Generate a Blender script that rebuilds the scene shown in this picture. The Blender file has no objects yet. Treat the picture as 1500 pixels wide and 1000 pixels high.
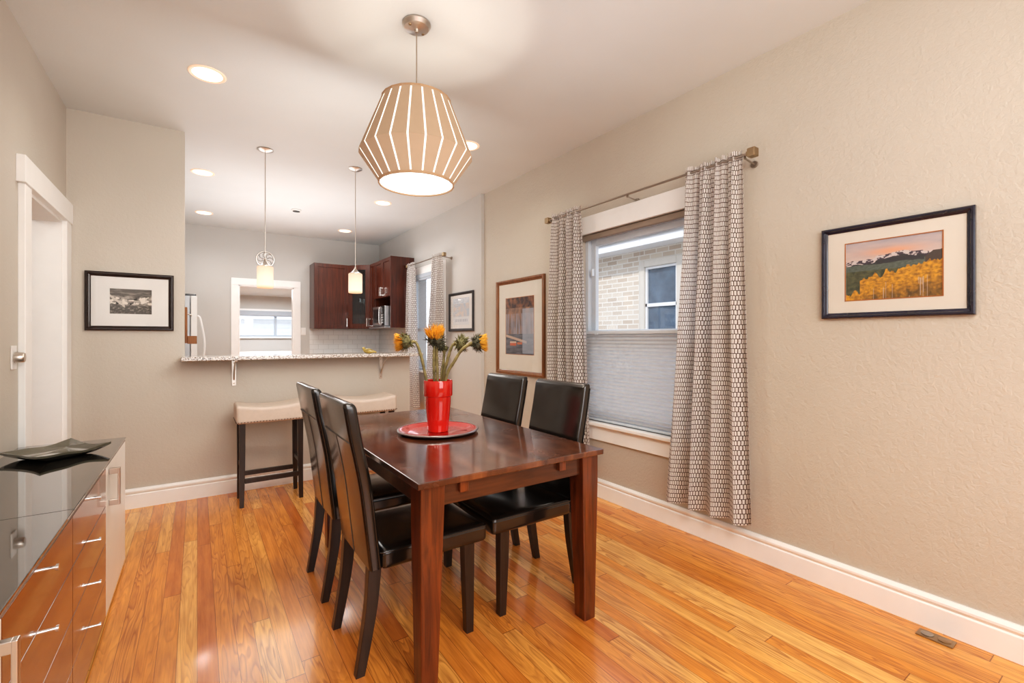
import bpy, bmesh, math, random
from mathutils import Vector, Matrix, noise
random.seed(7)
PI = math.pi
S = bpy.context.scene
COL = S.collection
H = 2.82            # ceiling height
XR, XL = 2.60, -0.743
YB = 4.333          # plane of the end wall / half wall
YK = 7.77           # kitchen back wall
XK = 2.565          # kitchen right wall

# ---------------------------------------------------------------- materials
class NT:
    def __init__(s, name):
        s.m = bpy.data.materials.new(name); s.m.use_nodes = True
        s.t = s.m.node_tree; s.t.nodes.clear()
        s.out = s.t.nodes.new('ShaderNodeOutputMaterial')
    def n(s, kind, **kw):
        nd = s.t.nodes.new('ShaderNode' + kind)
        for k, v in kw.items():
            if k.startswith('_'): setattr(nd, k[1:], v)
            else:
                key = k.replace('__', ' ')
                s.set(nd.inputs[key], v)
        return nd
    def set(s, sock, v):
        if isinstance(v, bpy.types.NodeSocket): s.t.links.new(v, sock)
        else:
            if isinstance(v, (tuple, list)) and len(v) == 3 and sock.type == 'RGBA': v = (*v, 1)
            sock.default_value = v
    def math(s, op, a, b=0.0, c=None):
        nd = s.t.nodes.new('ShaderNodeMath'); nd.operation = op
        s.set(nd.inputs[0], a); s.set(nd.inputs[1], b)
        if c is not None: s.set(nd.inputs[2], c)
        return nd.outputs[0]
    def mix(s, f, a, b, blend='MIX'):
        nd = s.t.nodes.new('ShaderNodeMix'); nd.data_type = 'RGBA'; nd.blend_type = blend
        s.set(nd.inputs[0], f); s.set(nd.inputs[6], a); s.set(nd.inputs[7], b)
        return nd.outputs[2]
    def ramp(s, f, stops):
        nd = s.t.nodes.new('ShaderNodeValToRGB'); s.set(nd.inputs[0], f)
        e = nd.color_ramp.elements
        while len(e) < len(stops): e.new(0.5)
        for q, (p, c) in zip(e, stops): q.position = p; q.color = (*c, 1)
        return nd.outputs[0]
    def pos(s, which='Object'): return s.n('TexCoord').outputs[which]
    def mapped(s, vec, scale=(1, 1, 1), loc=(0, 0, 0), rot=(0, 0, 0)):
        nd = s.n('Mapping'); s.set(nd.inputs[0], vec)
        nd.inputs['Scale'].default_value = scale; nd.inputs['Location'].default_value = loc; nd.inputs['Rotation'].default_value = rot
        return nd.outputs[0]
    def noise(s, vec, scale, detail=3, rough=.5, out='Fac', dist=0):
        nd = s.n('TexNoise'); s.set(nd.inputs['Vector'], vec)
        nd.inputs['Scale'].default_value = scale; nd.inputs['Detail'].default_value = detail
        nd.inputs['Roughness'].default_value = rough; nd.inputs['Distortion'].default_value = dist
        return nd.outputs[out]
    def bump(s, h, strength=.3, dist=.01):
        nd = s.n('Bump'); s.set(nd.inputs['Height'], h)
        nd.inputs['Strength'].default_value = strength; nd.inputs['Distance'].default_value = dist
        return nd.outputs[0]
    def bsdf(s, color, rough=.5, metal=0, normal=None, coat=0, coat_rough=.05, emis=None, estr=0, spec=.5):
        b = s.n('BsdfPrincipled')
        s.set(b.inputs['Base Color'], color); s.set(b.inputs['Roughness'], rough); s.set(b.inputs['Metallic'], metal)
        b.inputs['Coat Weight'].default_value = coat; b.inputs['Coat Roughness'].default_value = coat_rough
        b.inputs['Specular IOR Level'].default_value = spec
        if normal is not None: s.set(b.inputs['Normal'], normal)
        if emis is not None: s.set(b.inputs['Emission Color'], emis); s.set(b.inputs['Emission Strength'], estr)
        return b.outputs[0]
    def done(s, shader): s.t.links.new(shader, s.out.inputs[0]); return s.m

def simple(name, color, rough=.5, metal=0, coat=0, var=.06, scale=8, bump=0, bscale=200, **kw):
    q = NT(name); p = q.pos()
    f = q.noise(p, scale, 3)
    lo = tuple(c * (1 - var) for c in color); hi = tuple(min(1, c * (1 + var)) for c in color)
    col = q.ramp(f, [(.3, lo), (.7, hi)])
    nm = q.bump(q.noise(p, bscale, 2), bump, .002) if bump else None
    return q.done(q.bsdf(col, rough, metal, nm, coat, **kw))

def wall_mat(name, color, bs=.25, sc=55):
    q = NT(name); p = q.pos()
    f = q.noise(p, 1.3, 3)
    lo = tuple(c * .96 for c in color); hi = tuple(c * 1.03 for c in color)
    h1 = q.noise(p, sc, 4, .6, dist=.6); h2 = q.noise(p, sc * .3, 2)
    h = q.math('ADD', h1, q.math('MULTIPLY', h2, .6))
    return q.done(q.bsdf(q.ramp(f, [(.3, lo), (.7, hi)]), .55, 0, q.bump(h, bs, .012)))

def emit(name, color, strength):
    q = NT(name); p = q.pos()
    col = q.ramp(q.noise(p, 3, 1), [(.3, tuple(c * .97 for c in color)), (.7, color)])
    e = q.n('Emission', Color=col, Strength=strength)
    return q.done(e.outputs[0])

def wood_mat(name, dark, light, rough=.3, axis=2, coat=.3, scale=3.0, stretch=14):
    q = NT(name); p = q.pos()
    sc = [stretch, stretch, stretch]; sc[axis] = 1
    m = q.mapped(p, tuple(sc))
    f = q.noise(m, scale, 5, .6, dist=.6)
    g = q.noise(p, 3, 2)
    col = q.mix(q.math('MULTIPLY', g, .6), q.ramp(f, [(.3, dark), (.68, light)]), dark)
    return q.done(q.bsdf(col, rough, 0, q.bump(f, .06, .004), coat, .12))

def floor_mat():
    q = NT('fir_floor'); p = q.pos()
    sep = q.n('SeparateXYZ'); q.set(sep.inputs[0], p)
    x, y = sep.outputs[0], sep.outputs[1]
    W, L = .066, 1.9
    bx = q.math('DIVIDE', x, W); ix = q.math('FLOOR', bx); fx = q.math('FRACT', bx)
    r1 = q.n('TexWhiteNoise', _noise_dimensions='1D'); q.set(r1.inputs['W'], ix)
    by = q.math('ADD', q.math('DIVIDE', y, L), q.math('MULTIPLY', r1.outputs[0], 7.3))
    iy = q.math('FLOOR', by); fy = q.math('FRACT', by)
    cm = q.n('CombineXYZ'); q.set(cm.inputs[0], ix); q.set(cm.inputs[1], iy)
    r2 = q.n('TexWhiteNoise', _noise_dimensions='2D'); q.set(r2.inputs['Vector'], cm.outputs[0])
    rnd = r2.outputs[0]
    sr = q.n('SeparateColor'); q.set(sr.inputs[0], r2.outputs[1])
    base = q.ramp(rnd, [(0, (.60, .19, .038)), (.12, (.74, .27, .05)), (.38, (.86, .36, .075)), (.6, (.80, .30, .05)), (.8, (.92, .44, .11)), (1, (.95, .52, .17))])
    # grain: contour rings of a stretched noise, shifted for each board
    off = q.n('CombineXYZ'); q.set(off.inputs[0], q.math('MULTIPLY', rnd, 31)); q.set(off.inputs[1], q.math('MULTIPLY', sr.outputs[1], 57))
    add = q.n('VectorMath', _operation='ADD'); q.set(add.inputs[0], q.mapped(p, (13, 1.1, 1))); q.set(add.inputs[1], off.outputs[0])
    nz = q.noise(add.outputs[0], 1.0, 2, .45, dist=.25)
    ring = q.math('FRACT', q.math('MULTIPLY', nz, 17))
    rr = q.ramp(ring, [(0, (0, 0, 0)), (.55, (.35, .35, .35)), (.85, (1, 1, 1)), (1, (0, 0, 0))])
    fib = q.noise(q.mapped(p, (160, 3, 1)), 1.0, 3, .6)
    amt = q.math('MULTIPLY', q.math('GREATER_THAN', sr.outputs[0], .22), q.math('ADD', .22, q.math('MULTIPLY', sr.outputs[2], .42)))
    g1 = q.mix(q.math('MULTIPLY', rr, amt), base, (.30, .075, .018))
    str_ = q.ramp(q.noise(add.outputs[0], 3.2, 3, .6), [(.35, (.72, .62, .55)), (.62, (1.08, 1.05, 1.0))])
    g2 = q.mix(.75, g1, str_, 'MULTIPLY')
    g3 = q.mix(.35, g2, q.ramp(fib, [(.35, (.7, .62, .55)), (.6, (1, 1, 1))]), 'MULTIPLY')
    gapx = q.math('LESS_THAN', q.math('MINIMUM', fx, q.math('SUBTRACT', 1, fx)), .014)
    gapy = q.math('LESS_THAN', q.math('MINIMUM', fy, q.math('SUBTRACT', 1, fy)), .0009)
    gap = q.math('MAXIMUM', gapx, gapy)
    col = q.mix(q.math('MULTIPLY', gap, .75), g3, (.10, .028, .008))
    hh = q.math('SUBTRACT', q.math('MULTIPLY', q.noise(p, 5, 2), .12), q.math('MULTIPLY', gap, .4))
    return q.done(q.bsdf(col, .27, 0, q.bump(hh, .12, .006), .35, .10, spec=.5))

def brick_mat():
    q = NT('tan_brick'); p = q.pos()
    m = q.mapped(p, (1, 1, 1), rot=(0, 0, 0))
    sw = q.n('SeparateXYZ'); q.set(sw.inputs[0], m)
    c = q.n('CombineXYZ'); q.set(c.inputs[0], sw.outputs[1]); q.set(c.inputs[1], sw.outputs[2])
    b = q.n('TexBrick'); q.set(b.inputs['Vector'], c.outputs[0])
    b.inputs['Scale'].default_value = 1; b.inputs['Brick Width'].default_value = .215; b.inputs['Row Height'].default_value = .073
    b.inputs['Mortar Size'].default_value = .009; b.inputs['Color1'].default_value = (.58, .47, .37, 1)
    b.inputs['Color2'].default_value = (.74, .65, .54, 1); b.inputs['Mortar'].default_value = (.82, .77, .70, 1)
    return q.done(q.bsdf(b.outputs['Color'], .8, 0, q.bump(b.outputs['Fac'], -.4, .01)))

def shingle_mat():
    q = NT('grey_shingles'); p = q.pos()
    sw = q.n('SeparateXYZ'); q.set(sw.inputs[0], p)
    c = q.n('CombineXYZ'); q.set(c.inputs[0], sw.outputs[1]); q.set(c.inputs[1], sw.outputs[2])
    b = q.n('TexBrick'); q.set(b.inputs['Vector'], c.outputs[0])
    b.inputs['Scale'].default_value = 1; b.inputs['Brick Width'].default_value = .3; b.inputs['Row Height'].default_value = .06
    b.inputs['Mortar Size'].default_value = .010; b.inputs['Color1'].default_value = (.30, .29, .28, 1)
    b.inputs['Color2'].default_value = (.52, .50, .48, 1); b.inputs['Mortar'].default_value = (.07, .07, .07, 1)
    return q.done(q.bsdf(b.outputs['Color'], .9))

def tile_mat():
    q = NT('subway_tile'); p = q.pos()
    sw = q.n('SeparateXYZ'); q.set(sw.inputs[0], p)
    c = q.n('CombineXYZ'); q.set(c.inputs[0], q.math('ADD', sw.outputs[0], sw.outputs[1])); q.set(c.inputs[1], sw.outputs[2])
    b = q.n('TexBrick'); q.set(b.inputs['Vector'], c.outputs[0])
    b.inputs['Scale'].default_value = 1; b.inputs['Brick Width'].default_value = .152; b.inputs['Row Height'].default_value = .076
    b.inputs['Mortar Size'].default_value = .003; b.inputs['Color1'].default_value = (.80, .80, .79, 1)
    b.inputs['Color2'].default_value = (.76, .77, .77, 1); b.inputs['Mortar'].default_value = (.62, .62, .61, 1)
    return q.done(q.bsdf(b.outputs['Color'], .12, 0, q.bump(b.outputs['Fac'], -.3, .003)))

def curtain_mat():
    q = NT('brick_print_cotton'); uv = q.n('UVMap').outputs[0]
    wob = q.n('VectorMath', _operation='ADD'); q.set(wob.inputs[0], uv)
    nz = q.noise(uv, 30, 2, out='Color')
    vs = q.n('VectorMath', _operation='SCALE'); q.set(vs.inputs[0], nz); vs.inputs['Scale'].default_value = .006
    q.set(wob.inputs[1], vs.outputs[0])
    b = q.n('TexBrick'); q.set(b.inputs['Vector'], wob.outputs[0]); b.offset = .5
    b.inputs['Scale'].default_value = 1; b.inputs['Brick Width'].default_value = .0132; b.inputs['Row Height'].default_value = .0270
    b.inputs['Mortar Size'].default_value = .0019; b.inputs['Mortar Smooth'].default_value = .2
    b.inputs['Color1'].default_value = (.92, .89, .86, 1); b.inputs['Color2'].default_value = (.84, .80, .77, 1)
    b.inputs['Mortar'].default_value = (.085, .040, .024, 1)
    d = q.n('BsdfDiffuse', Color=b.outputs['Color']); t = q.n('BsdfTranslucent', Color=b.outputs['Color'])
    mx = q.n('MixShader'); mx.inputs[0].default_value = .42
    q.t.links.new(d.outputs[0], mx.inputs[1]); q.t.links.new(t.outputs[0], mx.inputs[2])
    return q.done(mx.outputs[0])

def translucent(name, color, f=.5):
    q = NT(name); p = q.pos()
    col = q.ramp(q.noise(p, 20, 2), [(.3, tuple(c * .97 for c in color)), (.7, color)])
    d = q.n('BsdfDiffuse', Color=col); t = q.n('BsdfTranslucent', Color=col)
    mx = q.n('MixShader'); mx.inputs[0].default_value = f
    q.t.links.new(d.outputs[0], mx.inputs[1]); q.t.links.new(t.outputs[0], mx.inputs[2])
    return q.done(mx.outputs[0])

def glass_mat(name, tint=(1, 1, 1), ior=1.45, rough=0.0):
    q = NT(name)
    ge = q.n('NewGeometry'); dt = q.n('VectorMath', _operation='DOT_PRODUCT'); q.set(dt.inputs[0], ge.outputs['Incoming']); q.set(dt.inputs[1], ge.outputs['Normal'])
    f0 = ((ior - 1) / (ior + 1)) ** 2
    k = q.math('POWER', q.math('SUBTRACT', 1, q.math('ABSOLUTE', dt.outputs['Value'])), 5)
    fac = q.math('ADD', f0, q.math('MULTIPLY', k, 1 - f0))
    col = q.ramp(q.noise(q.pos(), 2, 1), [(0, tint), (1, tint)])
    t = q.n('BsdfTransparent', Color=col); g = q.n('BsdfGlossy', Color=(1, 1, 1)); g.inputs['Roughness'].default_value = rough
    mx = q.n('MixShader'); q.t.links.new(fac, mx.inputs[0])
    q.t.links.new(t.outputs[0], mx.inputs[1]); q.t.links.new(g.outputs[0], mx.inputs[2])
    return q.done(mx.outputs[0])

def granite_mat():
    q = NT('speckled_granite'); p = q.pos()
    v = q.n('TexVoronoi'); q.set(v.inputs['Vector'], p); v.inputs['Scale'].default_value = 170
    sc = q.n('SeparateColor'); q.set(sc.inputs[0], v.outputs['Color'])
    col = q.ramp(sc.outputs[0], [(0, (.10, .085, .075)), (.22, (.30, .22, .17)), (.4, (.50, .46, .42)), (.7, (.66, .63, .60)), (1, (.78, .76, .74))])
    return q.done(q.bsdf(col, .12, 0, None, .3))

def table_top_mat():
    q = NT('table_top_wood'); p = q.pos()
    f = q.noise(q.mapped(p, (5, 1.6, 1)), 1.6, 5, .6, dist=1.2)
    g = q.noise(p, 3.0, 3, .6)
    col = q.ramp(f, [(.28, (.030, .009, .005)), (.5, (.105, .032, .012)), (.72, (.25, .085, .030))])
    col = q.mix(q.math('MULTIPLY', g, .5), col, (.07, .022, .013))
    sm = q.ramp(q.noise(p, 6, 4), [(.35, (.16, .16, .16)), (.7, (.30, .30, .30))])
    return q.done(q.bsdf(col, sm, 0, q.bump(f, .04, .003), .8, .09))

def attr_mat(name, rough=.6):
    q = NT(name); a = q.n('Attribute', _attribute_name='paint')
    return q.done(q.bsdf(a.outputs['Color'], rough))

M = {}
M['wall'] = wall_mat('warm_grey_paint', (.555, .505, .435), .34)
M['wallL'] = wall_mat('warm_grey_paint_smooth', (.555, .51, .45), .12)
M['kwall'] = wall_mat('cool_lit_wall_paint', (.56, .545, .52), .08)  # same wall paint, the kitchen's cooler light put into its colour
M['ceil'] = wall_mat('ceiling_paint', (.71, .735, .73), .05, 40)
M['trim'] = simple('white_trim_paint', (.90, .895, .88), .35, var=.02)
M['vinyl'] = simple('white_vinyl', (.64, .70, .76), .35, var=.02)
M['floor'] = floor_mat()
M['brick'] = brick_mat(); M['shingle'] = shingle_mat(); M['tile'] = tile_mat()
M['curtain'] = curtain_mat()
M['blind'] = translucent('pleated_shade_cloth', (.80, .80, .80), .55)
M['glass'] = glass_mat('window_glass')
M['picglass'] = glass_mat('picture_glass', ior=1.35)
M['granite'] = granite_mat()
M['table_top'] = table_top_mat()
M['table'] = wood_mat('table_frame_wood', (.045, .011, .004), (.26, .066, .014), .28, 2, .3)
M['tablex'] = wood_mat('table_apron_wood', (.035, .012, .006), (.13, .042, .014), .3, 0, .25)
M['leather'] = simple('black_leather', (.012, .009, .007), .22, var=.2, scale=5, bump=.05, bscale=420, coat=.55, coat_rough=.12, spec=.6)
M['stitch'] = simple('grey_stitching', (.12, .11, .10), .6)
M['espresso'] = wood_mat('espresso_wood', (.016, .009, .006), (.045, .025, .016), .35, 2, .2)
M['linen'] = simple('beige_linen', (.60, .50, .43), .85, var=.04, scale=30, bump=.2, bscale=500)
M['nail'] = simple('dark_nailheads', (.12, .09, .07), .35, .9)
M['cherry'] = wood_mat('dark_cherry_wood', (.035, .008, .004), (.13, .030, .012), .3, 2, .3)
M['nickel'] = simple('brushed_nickel', (.62, .57, .52), .28, 1, var=.04)
M['steel'] = simple('stainless_steel', (.55, .56, .58), .3, 1, var=.04)
M['chrome'] = simple('bright_chrome', (.8, .8, .8), .12, 1, var=.02)
M['bronze'] = simple('antique_brass', (.40, .30, .19), .35, 1, var=.1)
M['rod'] = simple('pewter_rod', (.40, .35, .30), .35, 1, var=.05)
M['black'] = simple('black_plastic', (.012, .012, .013), .2, var=.1)
M['white'] = simple('white_lacquer', (.90, .88, .84), .3, var=.02)
M['plastic'] = simple('white_plastic', (.80, .78, .75), .4, var=.02)
M['gloss'] = simple('brown_high_gloss', (.17, .045, .007), .18, var=.05, coat=.6, spec=.8)
M['gtop'] = simple('smoked_glass_top', (.022, .018, .015), .02, var=.05, coat=1.0, spec=.9)
M['carcass'] = simple('greyed_carcass', (.22, .19, .17), .35, var=.03)
M['platter'] = simple('smoky_glass_platter', (.10, .095, .07), .06, var=.3, coat=1.0, spec=1.0)
M['red'] = simple('red_ceramic_glaze', (.62, .022, .012), .12, var=.06, coat=.6)
M['redtray'] = simple('red_enamel', (.62, .035, .025), .10, .25, var=.08, coat=.7)
M['silver'] = simple('tin_rim', (.42, .38, .38), .3, .8, var=.05)
M['stem'] = simple('dried_stem', (.24, .20, .085), .7, var=.35, scale=30)
M['calyx'] = simple('dried_green_bracts', (.18, .17, .08), .8, var=.5, scale=60)
M['calyx_dark'] = simple('dried_dark_bracts', (.10, .10, .065), .8, var=.5, scale=60)
M['petal'] = simple('orange_petals', (.92, .44, .06), .6, var=.3, scale=50)
M['shade'] = translucent('beige_lamp_fabric', (.46, .33, .235), .10)
M['shadehem'] = simple('tan_hem', (.42, .26, .15), .7)
M['bulb'] = emit('warm_diffuser', (1.0, .93, .84), 2.2)
M['liner'] = emit('warm_liner', (1.0, .90, .78), 1.8)
M['can'] = emit('warm_lens', (1.0, .90, .78), 3.0)
M['canring'] = simple('glow_can_trim', (.85, .68, .55), .4, emis=(1.0, .60, .36), estr=.35)  # ring is no lamp; warm lens glow put into its colour and emission
M['pend'] = None
def pend_mat():
    q = NT('warm_pendant_glass'); p = q.pos('Generated')
    sw = q.n('SeparateXYZ'); q.set(sw.inputs[0], p)
    col = q.ramp(sw.outputs[2], [(0, (.95, .55, .28)), (.12, (1.0, .86, .66)), (.5, (1.0, .80, .58)), (.9, (.86, .60, .40)), (1, (.80, .52, .32))])
    e = q.n('Emission', Color=col, Strength=1.0)
    g = q.n('BsdfDiffuse', Color=(.25, .22, .2))
    a = q.n('AddShader'); q.t.links.new(e.outputs[0], a.inputs[0]); q.t.links.new(g.outputs[0], a.inputs[1])
    return q.done(a.outputs[0])
M['pend'] = pend_mat()
M['framebrown'] = wood_mat('golden_oak_frame', (.15, .055, .018), (.33, .14, .05), .3, 2, .3)
M['frameblack'] = simple('black_brown_frame', (.020, .010, .008), .25, var=.3, coat=.3)
M['framenavy'] = simple('navy_black_frame', (.018, .018, .035), .22, var=.3, coat=.4)
M['framegrey'] = simple('charcoal_frame', (.045, .045, .048), .4, var=.2)
M['lip'] = simple('copper_fillet', (.50, .18, .06), .3, .4, var=.1)
M['mat'] = simple('cream_mat_board', (.74, .69, .61), .8, var=.02)
M['matwhite'] = simple('white_mat_board', (.80, .79, .77), .8, var=.02)
M['paint'] = attr_mat('printed_picture')
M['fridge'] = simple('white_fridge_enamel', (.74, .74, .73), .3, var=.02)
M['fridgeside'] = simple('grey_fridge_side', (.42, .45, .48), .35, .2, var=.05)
M['openerwood'] = wood_mat('rustic_opener_wood', (.16, .055, .018), (.36, .15, .05), .6, 2, 0)
M['birdglaze'] = simple('olive_yellow_glaze', (.38, .27, .07), .3, var=.5, scale=40, coat=.4)
M['clear'] = glass_mat('clear_glassware', (.92, .95, .96), 1.5)
M['darkpane'] = simple('dark_window_pane', (.10, .14, .19), .05, var=.3, scale=4, coat=1)
M['snowwhite'] = simple('white_siding', (.92, .92, .92), .7, var=.03)
M['ground'] = simple('pale_winter_ground', (.50, .48, .44), .9, var=.1, scale=2)
M['blindgrey'] = simple('blue_grey_blind', (.42, .47, .53), .6, var=.03)
M['fascia'] = simple('white_fascia', (.85, .85, .86), .5, var=.02)
M['casingtan'] = simple('tan_brickmould', (.70, .64, .56), .6, var=.03)
M['headrail'] = simple('taupe_head_rail', (.30, .24, .19), .45, var=.03)

# ---------------------------------------------------------------- geometry helpers
def box(bm, x0, x1, y0, y1, z0, z1, bev=0, seg=2):
    t = bmesh.new()
    vs = [t.verts.new((x, y, z)) for x in (x0, x1) for y in (y0, y1) for z in (z0, z1)]
    for f in ((0, 1, 3, 2), (4, 6, 7, 5), (0, 4, 5, 1), (2, 3, 7, 6), (0, 2, 6, 4), (1, 5, 7, 3)):
        t.faces.new([vs[i] for i in f])
    if bev: bmesh.ops.bevel(t, geom=t.edges[:], offset=bev, segments=seg, affect='EDGES', profile=.5)
    merge(bm, t)
def merge(bm, t, mat=None):
    me = bpy.data.meshes.new('tmp'); t.to_mesh(me); t.free()
    if mat is not None: me.transform(mat)
    bm.from_mesh(me); bpy.data.meshes.remove(me)
def poly_prism(bm, pts, axis, a, b, bev=0, seg=2):
    """pts: 2D outline; extruded along axis from a to b. The 2D coords fill the other two axes in order."""
    t = bmesh.new()
    def mk(p, v):
        q = list(p); q.insert(axis, v); return t.verts.new(q)
    A = [mk(p, a) for p in pts]; B = [mk(p, b) for p in pts]
    n = len(pts)
    t.faces.new(A); t.faces.new(B[::-1])
    for i in range(n): t.faces.new((A[i], A[(i + 1) % n], B[(i + 1) % n], B[i]))
    bmesh.ops.recalc_face_normals(t, faces=t.faces[:])
    if bev: bmesh.ops.bevel(t, geom=t.edges[:], offset=bev, segments=seg, affect='EDGES', profile=.5)
    merge(bm, t)
def loft(bm, secs, bev=0):
    """secs: list of (cx,cy,z,hx,hy) rectangles"""
    t = bmesh.new(); rings = []
    for cx, cy, z, hx, hy in secs:
        rings.append([t.verts.new((cx + sx * hx, cy + sy * hy, z)) for sx, sy in ((-1, -1), (1, -1), (1, 1), (-1, 1))])
    t.faces.new(rings[0]); t.faces.new(rings[-1][::-1])
    for a, b in zip(rings, rings[1:]):
        for i in range(4): t.faces.new((a[i], b[i], b[(i + 1) % 4], a[(i + 1) % 4]))
    bmesh.ops.recalc_face_normals(t, faces=t.faces[:])
    if bev:
        es = [e for e in t.edges if abs(e.verts[0].co.z - e.verts[1].co.z) > 1e-5]
        bmesh.ops.bevel(t, geom=es, offset=bev, segments=2, affect='EDGES', profile=.5)
    merge(bm, t)
def lathe(bm, prof, c=(0, 0, 0), n=48, axis=2, closed=False):
    t = bmesh.new(); rings = []
    for r, z in prof:
        ring = []
        for i in range(n):
            a = 2 * PI * i / n; p = [r * math.cos(a), r * math.sin(a)]; p.insert(axis, z)
            ring.append(t.verts.new((p[0] + c[0], p[1] + c[1], p[2] + c[2])))
        rings.append(ring)
    for a, b in zip(rings, rings[1:]):
        for i in range(n): t.faces.new((a[i], a[(i + 1) % n], b[(i + 1) % n], b[i]))
    if prof[0][0] > 1e-6 and not closed: t.faces.new(rings[0])
    if prof[-1][0] > 1e-6 and not closed: t.faces.new(rings[-1])
    bmesh.ops.remove_doubles(t, verts=t.verts[:], dist=1e-6)
    bmesh.ops.recalc_face_normals(t, faces=t.faces[:])
    merge(bm, t)
def tube(bm, pts, r, n=10, caps=True):
    pts = [Vector(p) for p in pts]; R = r if isinstance(r, (list, tuple)) else [r] * len(pts)
    t = bmesh.new(); rings = []; up = None
    for i, p in enumerate(pts):
        d = (pts[min(i + 1, len(pts) - 1)] - pts[max(i - 1, 0)]).normalized()
        if up is None:
            up = Vector((0, 0, 1)) if abs(d.z) < .9 else Vector((1, 0, 0))
        a = d.cross(up).normalized(); up = a.cross(d).normalized()
        rings.append([t.verts.new(p + R[i] * (math.cos(2 * PI * k / n) * a + math.sin(2 * PI * k / n) * up)) for k in range(n)])
    for a, b in zip(rings, rings[1:]):
        for i in range(n): t.faces.new((a[i], a[(i + 1) % n], b[(i + 1) % n], b[i]))
    if caps: t.faces.new(rings[0][::-1]); t.faces.new(rings[-1])
    bmesh.ops.recalc_face_normals(t, faces=t.faces[:])
    merge(bm, t)
def smoothpath(pts, k=6):
    P = [Vector(p) for p in pts]; P = [2 * P[0] - P[1]] + P + [2 * P[-1] - P[-2]]; out = []
    for i in range(1, len(P) - 2):
        for j in range(k):
            t = j / k; a, b, c, d = P[i - 1:i + 3]
            out.append(.5 * ((2 * b) + (c - a) * t + (2 * a - 5 * b + 4 * c - d) * t * t + (3 * b - a - 3 * c + d) * t ** 3))
    out.append(P[-2]); return out
def cushion(bm, cx, cy, cz, hx, hy, hz, r, crown=.0, n=14, fn=None):
    t = bmesh.new()
    def lin(h):
        k = [-h + r * (1 - math.cos(PI / 2 * i / 4)) for i in range(4)]
        m = [(-h + r) + (2 * (h - r)) * i / n for i in range(n + 1)]
        return k + m + [-v for v in reversed(k)]
    X, Y, Z = lin(hx), lin(hy), lin(hz) if hz > r * 1.01 else [-hz + 2 * hz * i / 6 for i in range(7)]
    V = {}
    def vert(p):
        key = tuple(round(v, 6) for v in p)
        if key in V: return V[key]
        q = Vector(p); h = (hx, hy, hz)
        inner = Vector([max(-(h[i] - r), min(h[i] - r, q[i])) for i in range(3)])
        d = q - inner
        if d.length > 1e-9: q = inner + d.normalized() * r
        if q.z > 0: q.z += crown * (1 - (q.x / hx) ** 2) * (1 - (q.y / hy) ** 2)
        if fn: q = fn(q)
        V[key] = t.verts.new(q + Vector((cx, cy, cz))); return V[key]
    def sheet(A, B, mk):
        for i in range(len(A) - 1):
            for j in range(len(B) - 1):
                vs = [vert(mk(A[i], B[j])), vert(mk(A[i + 1], B[j])), vert(mk(A[i + 1], B[j + 1])), vert(mk(A[i], B[j + 1]))]
                if len(set(vs)) == 4:
                    try: t.faces.new(vs)
                    except ValueError: pass
    for s in (-1, 1):
        sheet(X, Y, lambda a, b: (a, b, s * hz)); sheet(X, Z, lambda a, b: (a, s * hy, b)); sheet(Y, Z, lambda a, b: (s * hx, a, b))
    bmesh.ops.remove_doubles(t, verts=t.verts[:], dist=1e-5)
    bmesh.ops.recalc_face_normals(t, faces=t.faces[:])
    merge(bm, t)

def obj(name, bm, mat, parent=None, smooth=None, loc=None):
    me = bpy.data.meshes.new(name); bm.to_mesh(me); bm.free()
    me.materials.append(mat)
    if smooth:
        me.shade_smooth()
        me.set_sharp_from_angle(angle=math.radians(smooth))
    o = bpy.data.objects.new(name, me); COL.objects.link(o)
    if parent: o.parent = parent
    if loc: o.location = loc
    return o
def B(): return bmesh.new()
def tag(o, label, cat, group=None, kind=None):
    o['label'] = label; o['category'] = cat
    if group: o['group'] = group
    if kind: o['kind'] = kind
    return o
def thing(name, label, cat, loc=(0, 0, 0), rz=0, group=None):
    o = bpy.data.objects.new(name, None); COL.objects.link(o); o.empty_display_size = .1
    o.location = loc; o.rotation_euler = (0, 0, rz)
    return tag(o, label, cat, group)
def struct(name, bm, mat, parent=None, smooth=None):
    o = obj(name, bm, mat, parent, smooth)
    if not parent: o['kind'] = 'structure'
    return o
def dup(root, loc, rz, label):
    r = root.copy(); COL.objects.link(r); r.location = loc; r.rotation_euler = (0, 0, rz); r['label'] = label
    def rec(src, dst):
        for ch in list(src.children):
            c = ch.copy(); COL.objects.link(c); c.parent = dst; rec(ch, c)
    rec(root, r); return r

# ---------------------------------------------------------------- the setting
T = .14
YBACK = -2.4
b = B(); box(b, -2.6, 2.9, YBACK - .2, 11.2, -.1, 0); struct('floor', b, M['floor'])
b = B(); box(b, -2.6, 2.9, YBACK - .2, YK + .1, H, H + .12); struct('ceiling', b, M['ceil'])

# right wall of the dining room with its window opening
WY0, WY1, WZ0, WZ1 = 1.62, 2.80, .585, 2.075
b = B()
box(b, XR, XR + T, YBACK, WY0, 0, H); box(b, XR, XR + T, WY1, YB + .01, 0, H)
box(b, XR, XR + T, WY0, WY1, 0, WZ0); box(b, XR, XR + T, WY0, WY1, WZ1, H)
struct('wall_right', b, M['wall'])
# kitchen right wall
KY0, KY1, KZ0, KZ1 = 5.30, 6.20, .80, 2.12
b = B()
box(b, XK, XR + T, YB + .01, KY0, 0, H); box(b, XK, XR + T, KY1, YK, 0, H)
box(b, XK, XR + T, KY0, KY1, 0, KZ0); box(b, XK, XR + T, KY0, KY1, KZ1, H)
struct('wall_kitchen_right', b, M['kwall'])
# left wall with doorway
DY0, DY1, DZ = 3.41, 4.20, 2.02
b = B()
box(b, XL - T, XL, YBACK, DY0, 0, H); box(b, XL - T, XL, DY1, YB, 0, H); box(b, XL - T, XL, DY0, DY1, DZ, H)
struct('wall_left', b, M['wallL'])
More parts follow.
